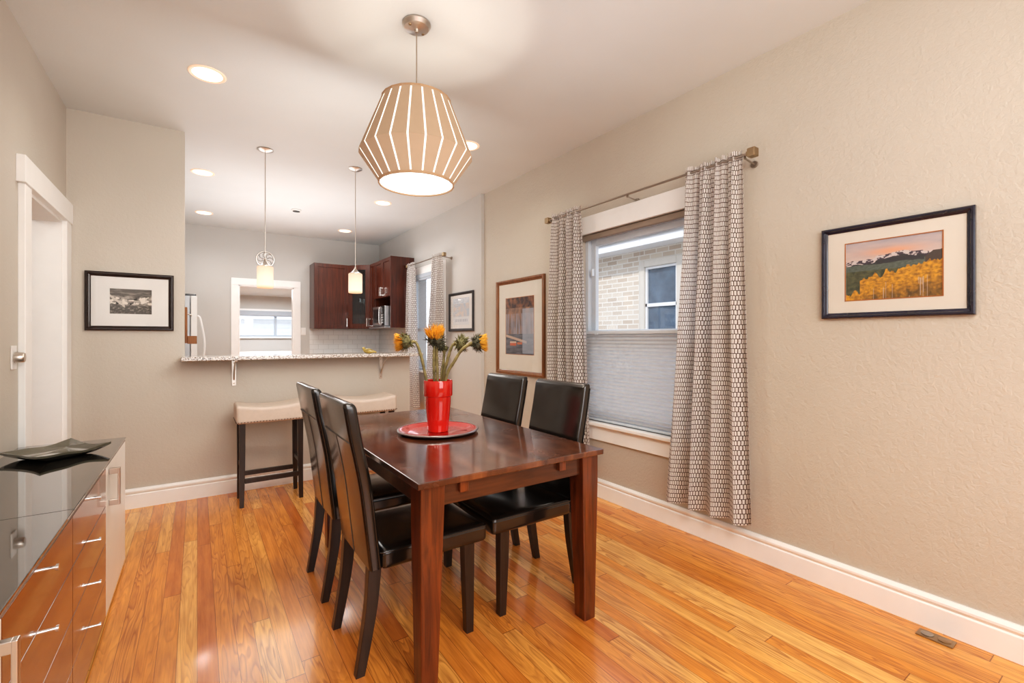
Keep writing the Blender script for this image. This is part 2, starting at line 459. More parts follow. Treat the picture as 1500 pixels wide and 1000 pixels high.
# end wall (full height left piece) and half wall under the counter
b = B(); box(b, -2.6, -.08, YB, YB + .12, 0, H); struct('wall_back', b, M['wallL'])
b = B(); box(b, -.08, 1.737, YB, YB + .12, 0, 1.07); struct('wall_half', b, M['wallL'])
# kitchen shell
b = B(); box(b, -.92, -.80, YB + .12, YK, 0, H); struct('wall_kitchen_left', b, M['kwall'])
KX0, KX1, KDZ = .496, 1.231, 2.014
b = B()
box(b, -.92, KX0, YK, YK + .1, 0, H); box(b, KX1, XR + T, YK, YK + .1, 0, H); box(b, KX0, KX1, YK, YK + .1, KDZ, H)
struct('wall_kitchen_back', b, M['kwall'])
b = B(); box(b, 1.457, XK, YK - .008, YK, .92, 1.39); box(b, XK - .008, XK, 6.22, YK - .008, .92, 1.39)
struct('wall_backsplash', b, M['tile'])
# room behind the camera: wall with a wide window so real daylight comes in
b = B()
box(b, XL - T, -.35, YBACK - T, YBACK, 0, H); box(b, 2.2, XR + T, YBACK - T, YBACK, 0, H)
box(b, -.35, 2.2, YBACK - T, YBACK, 0, .55); box(b, -.35, 2.2, YBACK - T, YBACK, 2.35, H)
struct('wall_front', b, M['wallL'])
b = B()
for x in (-.35, .48, 1.31, 2.14): box(b, x, x + .06, YBACK - .1, YBACK - .04, .55, 2.35)
for z in (.55, 1.42, 2.29): box(b, -.35, 2.2, YBACK - .1, YBACK - .04, z, z + .06)
struct('window_3', b, M['trim'])
# hall beyond the left doorway
b = B(); box(b, -2.6, -2.5, 2.2, YB, 0, H); box(b, -2.6, XL - T, 2.1, 2.2, 0, H); struct('wall_hall', b, M['wallL'])
# back porch room seen through the kitchen doorway
b = B()
PY = 10.8
box(b, -.6, .35, PY, PY + .1, 0, 2.11); box(b, 2.25, 2.9, PY, PY + .1, 0, 2.11)
box(b, .35, 2.25, PY, PY + .1, 0, 1.27); box(b, .35, 2.25, PY, PY + .1, 1.82, 2.11)
box(b, -.7, -.6, YK + .1, PY + .1, 0, 2.11); box(b, 2.9, 3.0, YK + .1, PY + .1, 0, 2.11)
struct('wall_porch', b, M['kwall'])
b = B(); box(b, -.7, 3.0, YK + .1, PY + .1, 2.11, 2.2); struct('ceiling_porch', b, M['ceil'])

def baseboard(name, pts_fn, a, c, axis):
    # profile in (outward, z)
    pr = [(0, 0), (.019, 0), (.019, .098), (.012, .104), (.015, .108), (.021, .118), (.021, .128), (.010, .142), (0, .142)]
    bm = B(); poly_prism(bm, [pts_fn(p) for p in pr], axis, a, c)
    return struct(name, bm, M['trim'])
baseboard('baseboard_right', lambda p: (XR - p[0], p[1]), YBACK, YB, 1)
baseboard('baseboard_back', lambda p: (YB - p[0], p[1]), XL + .02, 1.745, 0)
baseboard('baseboard_left', lambda p: (XL + p[0], p[1]), YBACK, 3.30, 1)
baseboard('baseboard_kitchen', lambda p: (XK - p[0], p[1]), YB + .01, 6.2, 1)
baseboard('baseboard_kitchen_back', lambda p: (YK - p[0], p[1]), -.8, KX0 - .095, 0)

# left doorway trim
t = struct('door_1', B(), M['trim'])
b = B(); box(b, XL, XL + .028, 3.30, 3.41, 0, DZ, .003); obj('casing', b, M['trim'], t)
b = B(); box(b, XL, XL + .028, 4.20, YB - .004, 0, DZ, .003); obj('casing', b, M['trim'], t)
b = B(); box(b, XL, XL + .036, 3.27, YB - .002, DZ, 2.157, .003); obj('header', b, M['trim'], t)
b = B(); box(b, XL - T - .01, XL + .005, DY0, DY0 + .018, 0, DZ - .018); box(b, XL - T - .01, XL + .005, DY1 - .018, DY1, 0, DZ - .018); box(b, XL - T - .01, XL + .005, DY0, DY1, DZ - .018, DZ)
obj('jamb', b, M['trim'], t)
# kitchen doorway trim
t = struct('door_2', B(), M['trim'])
b = B(); box(b, KX0 - .095, KX0, YK - .02, YK, 0, KDZ, .003); obj('casing', b, M['trim'], t)
b = B(); box(b, KX1, KX1 + .095, YK - .02, YK, 0, KDZ, .003); obj('casing', b, M['trim'], t)
b = B(); box(b, KX0 - .095, KX1 + .095, YK - .022, YK, KDZ, KDZ + .10, .003); obj('header', b, M['trim'], t)
b = B(); box(b, KX0, KX0 + .015, YK - .01, YK + .11, 0, KDZ); box(b, KX1 - .015, KX1, YK - .01, YK + .11, 0, KDZ); box(b, KX0, KX1, YK - .01, YK + .11, KDZ - .015, KDZ)
obj('jamb', b, M['trim'], t)

# main window
t = struct('window_1', B(), M['vinyl'])
b = B(); box(b, XR - .02, XR, WY0 - .10, WY0, WZ0 - .02, WZ1, .003); obj('casing', b, M['trim'], t)
b = B(); box(b, XR - .02, XR, WY1, WY1 + .10, WZ0 - .02, WZ1, .003); obj('casing', b, M['trim'], t)
b = B(); box(b, XR - .022, XR, WY0 - .10, WY1 + .10, WZ1, WZ1 + .14, .003); obj('header', b, M['trim'], t)
b = B(); box(b, XR - .055, XR + .05, WY0 - .12, WY1 + .12, WZ0 - .028, WZ0, .006); obj('sill', b, M['trim'], t)
b = B(); box(b, XR - .022, XR, WY0 - .10, WY1 + .10, WZ0 - .14, WZ0 - .028, .003); obj('apron', b, M['trim'], t)
def ring(bm, x0, x1, y0, y1, z0, z1, w, wb=None, bev=.004):
    wb = wb or w
    box(bm, x0, x1, y0, y0 + w, z0, z1, bev); box(bm, x0, x1, y1 - w, y1, z0, z1, bev)
    box(bm, x0, x1, y0 + w, y1 - w, z1 - w, z1, bev); box(bm, x0, x1, y0 + w, y1 - w, z0, z0 + wb, bev)
b = B(); ring(b, XR + .05, XR + T, WY0, WY1, WZ0, WZ1, .035); obj('frame', b, M['vinyl'], t)
b = B(); ring(b, XR + .085, XR + .12, WY0 + .035, WY1 - .035, 1.255, WZ1 - .035, .05); so = obj('upper_sash', b, M['vinyl'], t)
b = B(); box(b, XR + .10, XR + .103, WY0 + .08, WY1 - .08, 1.30, WZ1 - .08); obj('pane', b, M['glass'], so)
b = B(); ring(b, XR + .055, XR + .085, WY0 + .035, WY1 - .035, WZ0 + .03, 1.30, .05); so = obj('lower_sash', b, M['vinyl'], t)
b = B(); box(b, XR + .068, XR + .071, WY0 + .08, WY1 - .08, WZ0 + .075, 1.255); obj('pane', b, M['glass'], so)
b = B(); box(b, XR + .03, XR + .056, WY1 - .10, WY1 - .085, 1.74, 1.80, .003); obj('sash_clip', b, M['vinyl'], t)

# pleated shade covering the lower half of the window
sh = thing('pleated_shade', 'white pleated bottom-up shade covering the lower half of the dining window', 'window shade', (XR + .025, (WY0 + WY1) / 2, WZ0))
hy = (WY1 - WY0) / 2 - .012
b = B(); n = 25; z0, z1 = .02, .685; tt = bmesh.new(); prev = None
for i in range(2 * n + 1):
    z = z0 + (z1 - z0) * i / (2 * n); x = -.011 if i % 2 else .006
    cur = (tt.verts.new((x, -hy, z)), tt.verts.new((x, hy, z)))
    if prev: tt.faces.new((prev[0], prev[1], cur[1], cur[0]))
    prev = cur
merge(b, tt); obj('pleated_fabric', b, M['blind'], sh)
b = B(); box(b, -.016, .012, -hy, hy, z1, z1 + .026, .004); rl = obj('top_rail', b, M['vinyl'], sh)
b = B(); box(b, -.014, .010, -hy, hy, .001, z0, .004); obj('bottom_rail', b, M['vinyl'], sh)
for yy in (-.42, .42):
    b = B(); box(b, -.024, -.014, yy - .018, yy + .018, z1 - .004, z1 + .010, .003); obj('rail_handle', b, M['vinyl'], sh)
b = B(); box(b, -.018, .016, -hy, hy, WZ1 - WZ0 - .045, WZ1 - WZ0 - .004, .004); obj('head_rail', b, M['headrail'], sh)
for yy in (-.42, 0, .42):
    b = B(); tube(b, [(-.002, yy, z1 + .02), (-.002, yy, WZ1 - WZ0 - .04)], .0009, 6); obj('lift_cord', b, M['vinyl'], sh)

# kitchen window
t = struct('window_2', B(), M['vinyl'])
b = B(); box(b, XK - .02, XK, KY0 - .09, KY0, KZ0 - .02, KZ1, .003); obj('casing', b, M['trim'], t)
b = B(); box(b, XK - .02, XK, KY1, KY1 + .015, KZ0 - .02, KZ1, .003); obj('casing', b, M['trim'], t)
b = B(); box(b, XK - .02, XK, KY0 - .09, KY1 + .015, KZ1, KZ1 + .10, .003); obj('header', b, M['trim'], t)
b = B(); box(b, XK - .05, XK + .05, KY0 - .11, KY1 + .015, KZ0 - .028, KZ0, .004); obj('sill', b, M['trim'], t)
b = B(); ring(b, XK - .002, XK + .035, KY0, KY1, KZ0, KZ1, .03); box(b, XK + .0, XK + .033, KY0, KY1, 1.33, 1.38, .003); obj('frame', b, M['vinyl'], t)
b = B(); box(b, XK + .018, XK + .020, KY0 + .03, KY1 - .03, KZ0 + .03, KZ1 - .03); obj('pane', b, M['glass'], t)
bl = thing('roller_blind', 'rolled up grey blind at the top of the kitchen window', 'window shade', (XK - .024, (KY0 + KY1) / 2, KZ1 - .09))
b = B(); box(b, -.02, .018, -.41, .41, .03, .085, .004); obj('head_rail', b, M['blindgrey'], bl)
b = B(); box(b, -.015, .012, -.40, .40, 0, .03, .004); obj('blind_stack', b, M['blindgrey'], bl)

# porch window
t = struct('window_4', B(), M['vinyl'])
b = B(); box(b, .33, 2.27, PY - .03, PY, 1.80, 1.84, .003); box(b, .33, 2.27, PY - .05, PY, 1.235, 1.27, .003); obj('casing', b, M['trim'], t)
b = B()
box(b, .35, 2.25, PY + .02, PY + .07, 1.27, 1.30); box(b, .35, 2.25, PY + .02, PY + .07, 1.79, 1.82)
for x in (.35, 1.34, 2.21): box(b, x, x + .045, PY + .02, PY + .07, 1.30, 1.79)
obj('frame', b, M['blindgrey'], t)
b = B(); box(b, .38, 2.22, PY + .045, PY + .048, 1.29, 1.80); obj('pane', b, M['glass'], t)
b = B(); poly_prism(b, [(PY - .035, 1.69), (PY - .008, 1.69), (PY - .008, 1.80), (PY - .05, 1.80), (PY - .05, 1.72)], 0, .36, 2.24)
tag(obj('raised_blind', b, M['blindgrey']), 'blue grey raised blind across the top of the far porch window', 'window shade')

# ---------------------------------------------------------------- curtains
def curtain(name, label, X, y0t, y1t, y0b, y1b, ztop, zbot, folds, seed, cloth, group, dirn=1):
    rnd = random.Random(seed)
    n, m = 150, 70
    ph = [rnd.uniform(.55, 1.6) for _ in range(folds)]
    tot = sum(ph); acc = [0]
    for p in ph: acc.append(acc[-1] + p / tot)
    amps = [rnd.uniform(.75, 1.15) for _ in range(folds + 1)]
    bm = bmesh.new(); uvl = bm.loops.layers.uv.new('UVMap'); grid = []
    def phase(s):
        for k in range(folds):
            if s <= acc[k + 1] + 1e-9: return k + (s - acc[k]) / (acc[k + 1] - acc[k]), k
        return folds, folds - 1
    for j in range(m + 1):
        v = j / m; z = ztop + (zbot - ztop) * v
        ya = y0t + (y0b - y0t) * v ** 1.25; yb = y1t + (y1b - y1t) * v ** 1.25
        row = []
        for i in range(n + 1):
            s = i / n; p, k = phase(s)
            big = math.sin(2 * PI * p) * (amps[k] * (1 - (p % 1)) + amps[k + 1] * (p % 1))
            small = math.sin(2 * PI * (p * 2.6 + seed)) * (1 - v) ** 1.3 + .35 * math.sin(2 * PI * (p * 1.7 + seed * .3)) * v
            A = .014 + .032 * min(1, v * 2.2)
            rod = math.exp(-((z - (ztop - .045)) / .03) ** 2)
            x = X + (big * A + small * .011) * (1 - .55 * rod) + .006 * noise.noise(Vector((s * 5, z * 2, seed)))
            y = ya + (yb - ya) * (s + .35 * A / max(.05, yb - ya) * math.sin(4 * PI * p) * .35)
            zz = z + (.006 * math.sin(2 * PI * p * 2.3) if j == 0 else 0)
            row.append(bm.verts.new((x, y, zz)))
        grid.append(row)
    for j in range(m):
        for i in range(n):
            f = bm.faces.new((grid[j][i], grid[j][i + 1], grid[j + 1][i + 1], grid[j + 1][i])); f.smooth = True
            for l, (a, c) in zip(f.loops, ((i, j), (i + 1, j), (i + 1, j + 1), (i, j + 1))):
                l[uvl].uv = (a / n * cloth, c / m * (ztop - zbot))
    return tag(obj(name, bm, M['curtain']), label, 'curtain', group)
curtain('curtain', 'brown and white brick-print curtain at the right side of the dining window, nearest the camera', 2.495, 1.385, 1.745, 1.335, 1.885, 2.285, .20, 4, 3, 1.0, 'printed curtains')
curtain('curtain', 'brown and white brick-print curtain between the oak framed picture and the dining window', 2.495, 2.69, 3.045, 2.60, 3.10, 2.285, .20, 4, 5, .95, 'printed curtains')
curtain('curtain', 'narrow printed curtain hanging beside the wall cabinets at the kitchen window', 2.44, 5.93, 6.16, 5.80, 6.12, 2.275, .30, 3, 8, .75, 'printed curtains')
curtain('curtain', 'narrow printed curtain at the kitchen window, beside the small charcoal framed print', 2.44, 5.07, 5.33, 5.12, 5.50, 2.275, .30, 3, 9, .80, 'printed curtains')
def rod(label, X, ya, yb, z, wallx, brs, fs):
    t = thing('curtain_rod', label, 'curtain rod', (X, (ya + yb) / 2, z)); c = (ya + yb) / 2
    b = B(); tube(b, [(0, ya - c, 0), (0, yb - c, 0)], .0075, 12); obj('rod', b, M['rod'], t, 40)
    for y, sg in ((ya, -1), (yb, 1)):
        b = B(); y = y - c
        box(b, -.012, .012, y - .006, y + .006, -.012, .012, .003)
        poly_prism(b, [(-fs, -fs), (fs, -fs), (fs, fs), (-fs, fs)], 1, min(y + sg * .006, y + sg * .05), max(y + sg * .006, y + sg * .05), .006)
        obj('finial', b, M['bronze'], t)
    for y in brs:
        y -= c; b = B()
        tube(b, smoothpath([(0, y, -.012), (.02, y, -.02), (wallx - X - .006, y, -.03)]), .005, 8)
        lathe(b, [(0, wallx - X - .010), (.018, wallx - X - .010), (.020, wallx - X - .001), (0, wallx - X - .001)], (0, y, -.03), 20, axis=0)
        tube(b, [(.0, y - .003, -.013), (.0, y + .003, -.013)], .012, 12)
        obj('bracket', b, M['rod'], t, 40)
rod('pewter rod with square brass finials above the dining window', 2.495, 1.355, 3.07, 2.25, XR, (1.372, 2.21, 3.055), .024)
rod('pewter rod with square finials above the kitchen window', 2.44, 5.04, 6.155, 2.245, XK, (5.055, 6.145), .022)

# ---------------------------------------------------------------- pictures
def clamp(v): return max(0, min(1, v))
def mixc(a, c, f): f = clamp(f); return tuple(a[i] * (1 - f) + c[i] * f for i in range(3))
def fn(x, y, s=0, oct=4): return noise.fractal(Vector((x, y, s)), 1.0, 2.0, oct)
def art_aspen(u, v):
    # v up.  sunrise sky, snowy ridge, dark forest, yellow trees with trunks
    sky = mixc((.62, .50, .47), (.42, .38, .42), (v - .75) * 4 + fn(u * 3, v * 9, 1) * .6)
    sky = mixc(sky, (.78, .36, .22), math.exp(-((u - .5) / .3) ** 2 - ((v - .80) / .07) ** 2) * .9)
    ridge = .68 + .09 * math.exp(-((u - .62) / .28) ** 2) + .03 * fn(u * 9, 0, 2)
    hill = .60 + .02 * fn(u * 4, 0, 6) + (.13 if u > .83 else 0) * clamp((u - .8) * 9)
    trees = .36 + .22 * clamp((u - .18) * 1.3) + .09 * fn(u * 14, 0, 4) - (.25 if u < .16 else 0)
    c = sky
    if v < ridge:
        sn = fn(u * 16, v * 26, 3)
        c = (.62, .56, .56) if sn > .02 else (.055, .045, .07)
        if v < ridge - .07 + .02 * fn(u * 12, 0, 9): c = (.035, .04, .05)
    if v < hill: c = mixc((.075, .10, .085), (.12, .15, .13), .5 + fn(u * 30, v * 50, 5))
    if v < .5: c = mixc((.04, .055, .035), (.11, .115, .06), .5 + fn(u * 18, v * 18, 7))
    if u > .84 and hill > v > .55: c = (.07, .055, .05)
    if v < trees:
        c = mixc((.72, .34, .03), (.30, .14, .02), .45 + 1.0 * fn(u * 22, v * 26, 8))
        if v < trees - .22:
            dk = clamp((trees - .22 - v) * 5)
            c = mixc(c, (.10, .06, .02), dk * .75 + fn(u * 20, v * 9, 6) * .4)
            if fn(u * 75, v * 1.2, 11, 1) > .33: c = mixc(c, (.55, .45, .38), .7)
    return c
def art_mono(u, v):
    k = .22 + .45 * fn(u * 5 + 2 * v, v * 9, 21)
    if v > .72: k = .10 + .25 * max(0, fn(u * 3, v * 10, 22))
    if v < .34: k = .07 + .3 * max(0, fn(u * 14, v * 16, 23))
    r = .66 + .10 * math.sin(u * 6 + 2)
    if .38 < v < r and fn(u * 7, v * 9, 24) > .02: k = .75
    if u < .35 and abs(v - (.72 - u * 1.2)) < .05: k = .6
    k = clamp(k); return (k, k * .9, k * .8)
def art_harbour(u, v):
    c = mixc((.14, .10, .085), (.40, .22, .14), .4 + fn(u * 7, v * 5, 31))
    if v > .82: c = mixc((.05, .03, .03), (.30, .12, .06), .25 + fn(u * 9, v * 9, 32))
    if .36 < v < .72: c = mixc(c, (.32, .34, .40), .35 + .9 * fn(u * 16, v * 1.5, 33, 2))
    if v < .36: c = mixc((.07, .08, .10), (.16, .17, .20), .5 + fn(u * 4, v * 20, 34))
    if abs(v - (.33 - .16 * u)) < .022 and u < .75: c = (.55, .42, .34)
    if .15 < u < .38 and .15 < v < .23: c = (.55, .14, .07) if v < .20 else (.62, .5, .42)
    if .42 < u < .6 and .17 < v < .21: c = (.5, .16, .08)
    if u > .60 and .02 < v < .80: c = mixc(c, (.45, .52, .62), .55)  # pale reflection on the glazing, painted into the right of the print
    return c
def art_print(u, v):
    c = (.72, .74, .76)
    d = fn(u * 6, v * 6, 41)
    if .30 < v < .80: c = mixc((.50, .58, .66), (.70, .62, .58), .5 + d)
    if v > .80: c = mixc((.66, .72, .78), (.5, .58, .66), .3 + d)
    if .10 < v < .24 and .12 < u < .88: c = (.42, .46, .54) if math.sin(u * 60) > -.2 and abs(v - .17) < .05 else c
    return c
def picture(name, label, W, Hh, fw, fd, frame_m, mat_m, art_rect, art, loc, rz, lip=None, res=(150, 90)):
    """local frame: x right, z up, faces -y, back at y=0"""
    t = thing(name, label, 'picture', loc, rz)
    b = B()
    def side(p0, p1, q1, q0):   # outer edge p0-p1, inner edge q1-q0 : moulding with a raised profile
        prof = [(0, 0), (0, -fd * .8), (.18, -fd), (.45, -fd), (.6, -fd * .72), (.85, -fd * .6), (1, -fd * .45), (1, 0)]
        tb = bmesh.new(); A, C = [], []
        for f, y in prof:
            A.append(tb.verts.new((p0[0] + (q0[0] - p0[0]) * f, y, p0[1] + (q0[1] - p0[1]) * f)))
            C.append(tb.verts.new((p1[0] + (q1[0] - p1[0]) * f, y, p1[1] + (q1[1] - p1[1]) * f)))
        for i in range(len(prof) - 1): tb.faces.new((A[i], A[i + 1], C[i + 1], C[i]))
        bmesh.ops.recalc_face_normals(tb, faces=tb.faces[:]); merge(b, tb)
    w, h = W / 2, Hh / 2; iw, ih = w - fw, h - fw
    O = [(-w, -h), (w, -h), (w, h), (-w, h)]; I = [(-iw, -ih), (iw, -ih), (iw, ih), (-iw, ih)]
    for k in range(4): side(O[k], O[(k + 1) % 4], I[(k + 1) % 4], I[k])
    bmesh.ops.remove_doubles(b, verts=b.verts[:], dist=1e-5); bmesh.ops.recalc_face_normals(b, faces=b.faces[:])
    obj('frame', b, frame_m, t)
    b = B(); x0, x1, z0, z1 = art_rect
    yb = -fd * .32
    box(b, -iw - .002, x0, yb, -.003, -ih - .002, ih + .002); box(b, x1, iw + .002, yb, -.003, -ih - .002, ih + .002)
    box(b, x0, x1, yb, -.003, -ih - .002, z0); box(b, x0, x1, yb, -.003, z1, ih + .002)
    mt = obj('mat_board', b, mat_m, t)
    if lip:
        b = B(); e = .004
        for (a0, a1, c0, c1) in ((x0 - e, x0, z0 - e, z1 + e), (x1, x1 + e, z0 - e, z1 + e), (x0, x1, z0 - e, z0), (x0, x1, z1, z1 + e)):
            box(b, a0, a1, yb - .0015, yb, c0, c1)
        obj('mat_edge', b, lip, mt)
    bm = bmesh.new(); cl = bm.loops.layers.float_color.new('paint'); nx, nz = res; G = []
    for j in range(nz + 1):
        G.append([bm.verts.new((x0 + (x1 - x0) * i / nx, yb + .002, z0 + (z1 - z0) * j / nz)) for i in range(nx + 1)])
    for j in range(nz):
        for i in range(nx):
            f = bm.faces.new((G[j][i], G[j][i + 1], G[j + 1][i + 1], G[j + 1][i]))
            for l, (a, c) in zip(f.loops, ((i, j), (i + 1, j), (i + 1, j + 1), (i, j + 1))):
                l[cl] = (*[clamp(v) for v in art(a / nx, c / nz)], 1)
    obj('print', bm, M['paint'], t)
    b = B(); box(b, -iw, iw, -fd * .45, -fd * .45 + .0015, -ih, ih); obj('glazing', b, M['picglass'], t)
    return t
# facing -X on the right wall: rotate local -y to -x  => rz = -90deg ; local +x -> -Y
picture('framed_picture', 'navy framed photo of golden aspens below a snowy ridge, on the right wall', .552, .441, .026, .024, M['framenavy'], M['mat'],
        (-.175, .175, -.135, .136), art_aspen, (XR - .001, .751, 1.556), -PI / 2, M['lip'], (220, 150))
picture('framed_picture', 'tall oak framed harbour picture beside the dining window curtain', .80, .94, .040, .03, M['framebrown'], M['mat'],
        (-.235, .235, -.27, .285), art_harbour, (XR - .001, 3.66, 1.352), -PI / 2, M['lip'], (90, 130))
picture('framed_picture', 'small charcoal framed pale print on the kitchen side wall', .60, .458, .032, .022, M['framegrey'], M['matwhite'],
        (-.20, .20, -.155, .16), art_print, (XK - .001, 4.80, 1.55), -PI / 2, None, (100, 90))
picture('framed_picture', 'black and brown framed monochrome mountain photo on the left end wall', .50, .416, .032, .024, M['frameblack'], M['matwhite'],
        (-.118, .118, -.088, .092), art_mono, (-.397, YB - .001, 1.503), 0, None, (150, 90))

# ---------------------------------------------------------------- dining table
TX0, TX1, TY0, TY1, TZ = .611, 1.486, 1.452, 2.959, .75
tc = ((TX0 + TX1) / 2, (TY0 + TY1) / 2)
tb = thing('dining_table', 'reddish brown wooden dining table with square tapered legs, holding the red vase', 'table', (tc[0], tc[1], 0))
hx, hyt = (TX1 - TX0) / 2, (TY1 - TY0) / 2
b = B(); box(b, -hx, hx, -hyt, hyt, TZ - .024, TZ, .004, 2); obj('tabletop', b, M['table_top'], tb)
lx, ly = hx - .018, hyt - .018
for sx in (-1, 1):
    for sy in (-1, 1):
        b = B(); cx, cy = sx * (lx - .046), sy * (ly - .046)
        loft(b, [(cx + sx * .008, cy + sy * .002, 0, .031, .033), (cx + sx * .002, cy, .62, .045, .045), (cx, cy, TZ - .0245, .046, .046)], .004)
        obj('leg', b, M['table'], tb)
for sy in (-1, 1):
    b = B(); y = sy * (ly - .02); box(b, -lx + .092, lx - .092, min(y, y - sy * .022), max(y, y - sy * .022), .645, TZ - .0245, .002); obj('apron', b, M['tablex'], tb)
    for x in (-.25, .215):
        b = B(); yy = sy * (ly - .02); box(b, x - .018, x + .018, min(yy, yy + sy * .020), max(yy, yy + sy * .020), .684, .722, .003); obj('pull_block', b, M['table'], tb)
for sx in (-1, 1):
    b = B(); x = sx * (lx - .02); box(b, min(x, x - sx * .022), max(x, x - sx * .022), -ly + .092, ly - .092, .645, TZ - .0245, .002); obj('apron', b, M['tablex'], tb)

# ---------------------------------------------------------------- dining chairs
def make_chair():
    t = thing('dining_chair', '', 'chair', group='black leather dining chairs')
    w = .205
    # backrest side profile  (rear line, local x forward)
    R = [(.047, .385), (.030, .53), (.012, .68), (-.008, .79), (-.026, .875), (-.045, .985)]
    bm = bmesh.new(); rings = []
    def xr(z):
        for (x0, z0), (x1, z1) in zip(R, R[1:]):
            if z <= z1 + 1e-9: return x0 + (x1 - x0) * (z - z0) / (z1 - z0)
        return R[-1][0]
    Rs = [p for p in smoothpath([(x, 0, z) for x, z in R], 5)]
    th, r = .047, .014
    sec = []
    for k in range(8):
        for a in range(0, 1): pass
    def outline(th, w, r):
        pts = []
        for cx, cy, a0 in ((th - r, w - r, 0), (r, w - r, 90), (r, -w + r, 180), (th - r, -w + r, 270)):
            for k in range(5):
                a = math.radians(a0 + 90 * k / 4); pts.append((cx + r * math.cos(a), cy + r * math.sin(a)))
        return pts
    lev = [(p.x, p.z, 1.0) for p in Rs]
    for k in range(1, 6):   # rounded top
        a = PI / 2 * k / 5; lev.append((Rs[-1].x - .002 * k, Rs[-1].z + .022 * math.sin(a), 1 - .62 * (1 - math.cos(a))))
    for x, z, s in lev:
        ring_ = []
        for px, py in outline(th, w, r):
            qx = th / 2 + (px - th / 2) * s; qy = py * (1 - (1 - s) * .06)
            ring_.append(bm.verts.new((x + qx, qy, z)))
        rings.append(ring_)
    n = len(rings[0])
    for a, c in zip(rings, rings[1:]):
        for i in range(n): bm.faces.new((a[i], a[(i + 1) % n], c[(i + 1) % n], c[i]))
    bm.faces.new(rings[0][::-1]); bm.faces.new(rings[-1])
    bmesh.ops.recalc_face_normals(bm, faces=bm.faces[:])
    bk = obj('backrest', bm, M['leather'], t, 50)
    b = B()
    zs = .862; xs = xr(zs)
    tube(b, [(xs - .001, -w + .012, zs), (xs - .001, w - .012, zs)], .0022, 6)
    pts = [(p.x - .0005, 0, p.z) for p in Rs if p.z < zs]
    tube(b, pts + [(xs - .0005, 0, zs)], .0018, 6)
    obj('seam', b, M['stitch'], bk)
    b = B()
    tube(b, [(p.x + .006, -w - .0005, p.z) for p in Rs], .0028, 6); obj('piping', b, M['leather'], bk, 60)
    b = B(); tube(b, [(p.x + .006, w + .0005, p.z) for p in Rs], .0028, 6); obj('piping', b, M['leather'], bk, 60)
    b = B(); cushion(b, .318, 0, .415, .228, .21, .038, .020, .010)
    st = obj('seat', b, M['leather'], t, 50)
    b = B(); pts = []
    for cx, cy, a0 in ((.546 - .022, .21 - .022, 0), (.092 + .01, .21 - .022, 90), (.092 + .01, -.21 + .022, 180), (.546 - .022, -.21 + .022, 270)):
        for k in range(6):
            a = math.radians(a0 + 90 * k / 5); pts.append((cx + .021 * math.cos(a), cy + .021 * math.sin(a), .444))
    pts.append(pts[0]); tube(b, pts, .0028, 6, False)
    obj('piping', b, M['leather'], st, 60)
    for sy in (-1, 1):
        b = B(); y = sy * .170
        loft(b, [(.475, y, 0, .0165, .0165), (.470, y, .25, .022, .021), (.468, y, .385, .024, .022)], .002)
        obj('leg', b, M['espresso'], t)
        b = B(); P = smoothpath([(.018, y, 0), (.040, y, .12), (.060, y, .25), (.072, y, .40)], 4)
        loft(b, [(p.x, p.y, max(0, p.z), .0165 + .008 * i / (len(P) - 1), .0165 + .004 * i / (len(P) - 1)) for i, p in enumerate(P)], .002)
        obj('leg', b, M['espresso'], t)
    return t
ch = make_chair()
ch.location = (.474, 1.885, 0); ch['label'] = 'black leather dining chair at the left side of the table, nearest the camera'
dup(ch, (.478, 2.462, 0), 0, 'black leather dining chair at the left side of the table, behind the nearest one')
dup(ch, (1.603, 1.905, 0), PI, 'black leather dining chair on the window side of the table, nearer the camera')
dup(ch, (1.603, 2.440, 0), PI, 'black leather dining chair on the window side of the table, below the oak framed picture')

# ---------------------------------------------------------------- bar stools
def make_stool():
    t = thing('bar_stool', '', 'stool', group='saddle seat bar stools')
    hx, hy = .235, .155
    def saddle(q):
        if q.z > -.02: q.z += (.026 * (q.x / hx) ** 2 - .010) * (1 if q.z > .03 else .3)
        return q
    b = B(); cushion(b, 0, 0, .672, hx, hy, .062, .022, 0, fn=saddle); st = obj('seat', b, M['linen'], t, 60)
    b = B()
    def nail(x, y, ax):
        tt = bmesh.new(); bmesh.ops.create_uvsphere(tt, u_segments=6, v_segments=4, radius=.0042)
        merge(b, tt, Matrix.Translation((x, y, .624)))
    n = 22
    for i in range(n + 1):
        for s in (-1, 1): nail(-hx + .012 + (2 * hx - .024) * i / n, s * hy, 1)
    for i in range(15):
        for s in (-1, 1): nail(s * hx, -hy + .012 + (2 * hy - .024) * i / 14, 0)
    obj('nailhead_trim', b, M['nail'], st)
    for sx in (-1, 1):
        for sy in (-1, 1):
            b = B(); x, y = sx * .196, sy * .118
            loft(b, [(x + sx * .004, y + sy * .008, 0, .014, .014), (x, y, .3, .018, .018), (x, y, .615, .020, .020)], .002)
            obj('leg', b, M['espresso'], t)
    for sy in (-1, 1):
        b = B(); box(b, -.18, .18, sy * .118 - .010, sy * .118 + .010, .17, .205, .002); obj('stretcher', b, M['espresso'], t)
    for sx in (-1, 1):
        b = B(); box(b, sx * .196 - .010, sx * .196 + .010, -.102, .102, .27, .30, .002); obj('stretcher', b, M['espresso'], t)
    return t
s1 = make_stool(); s1.location = (.468, 4.02, 0); s1['label'] = 'beige saddle seat bar stool standing left of the dining chairs'
dup(s1, (1.20, 4.02, 0), 0, 'beige saddle seat bar stool behind the table, mostly hidden by the dining chairs')

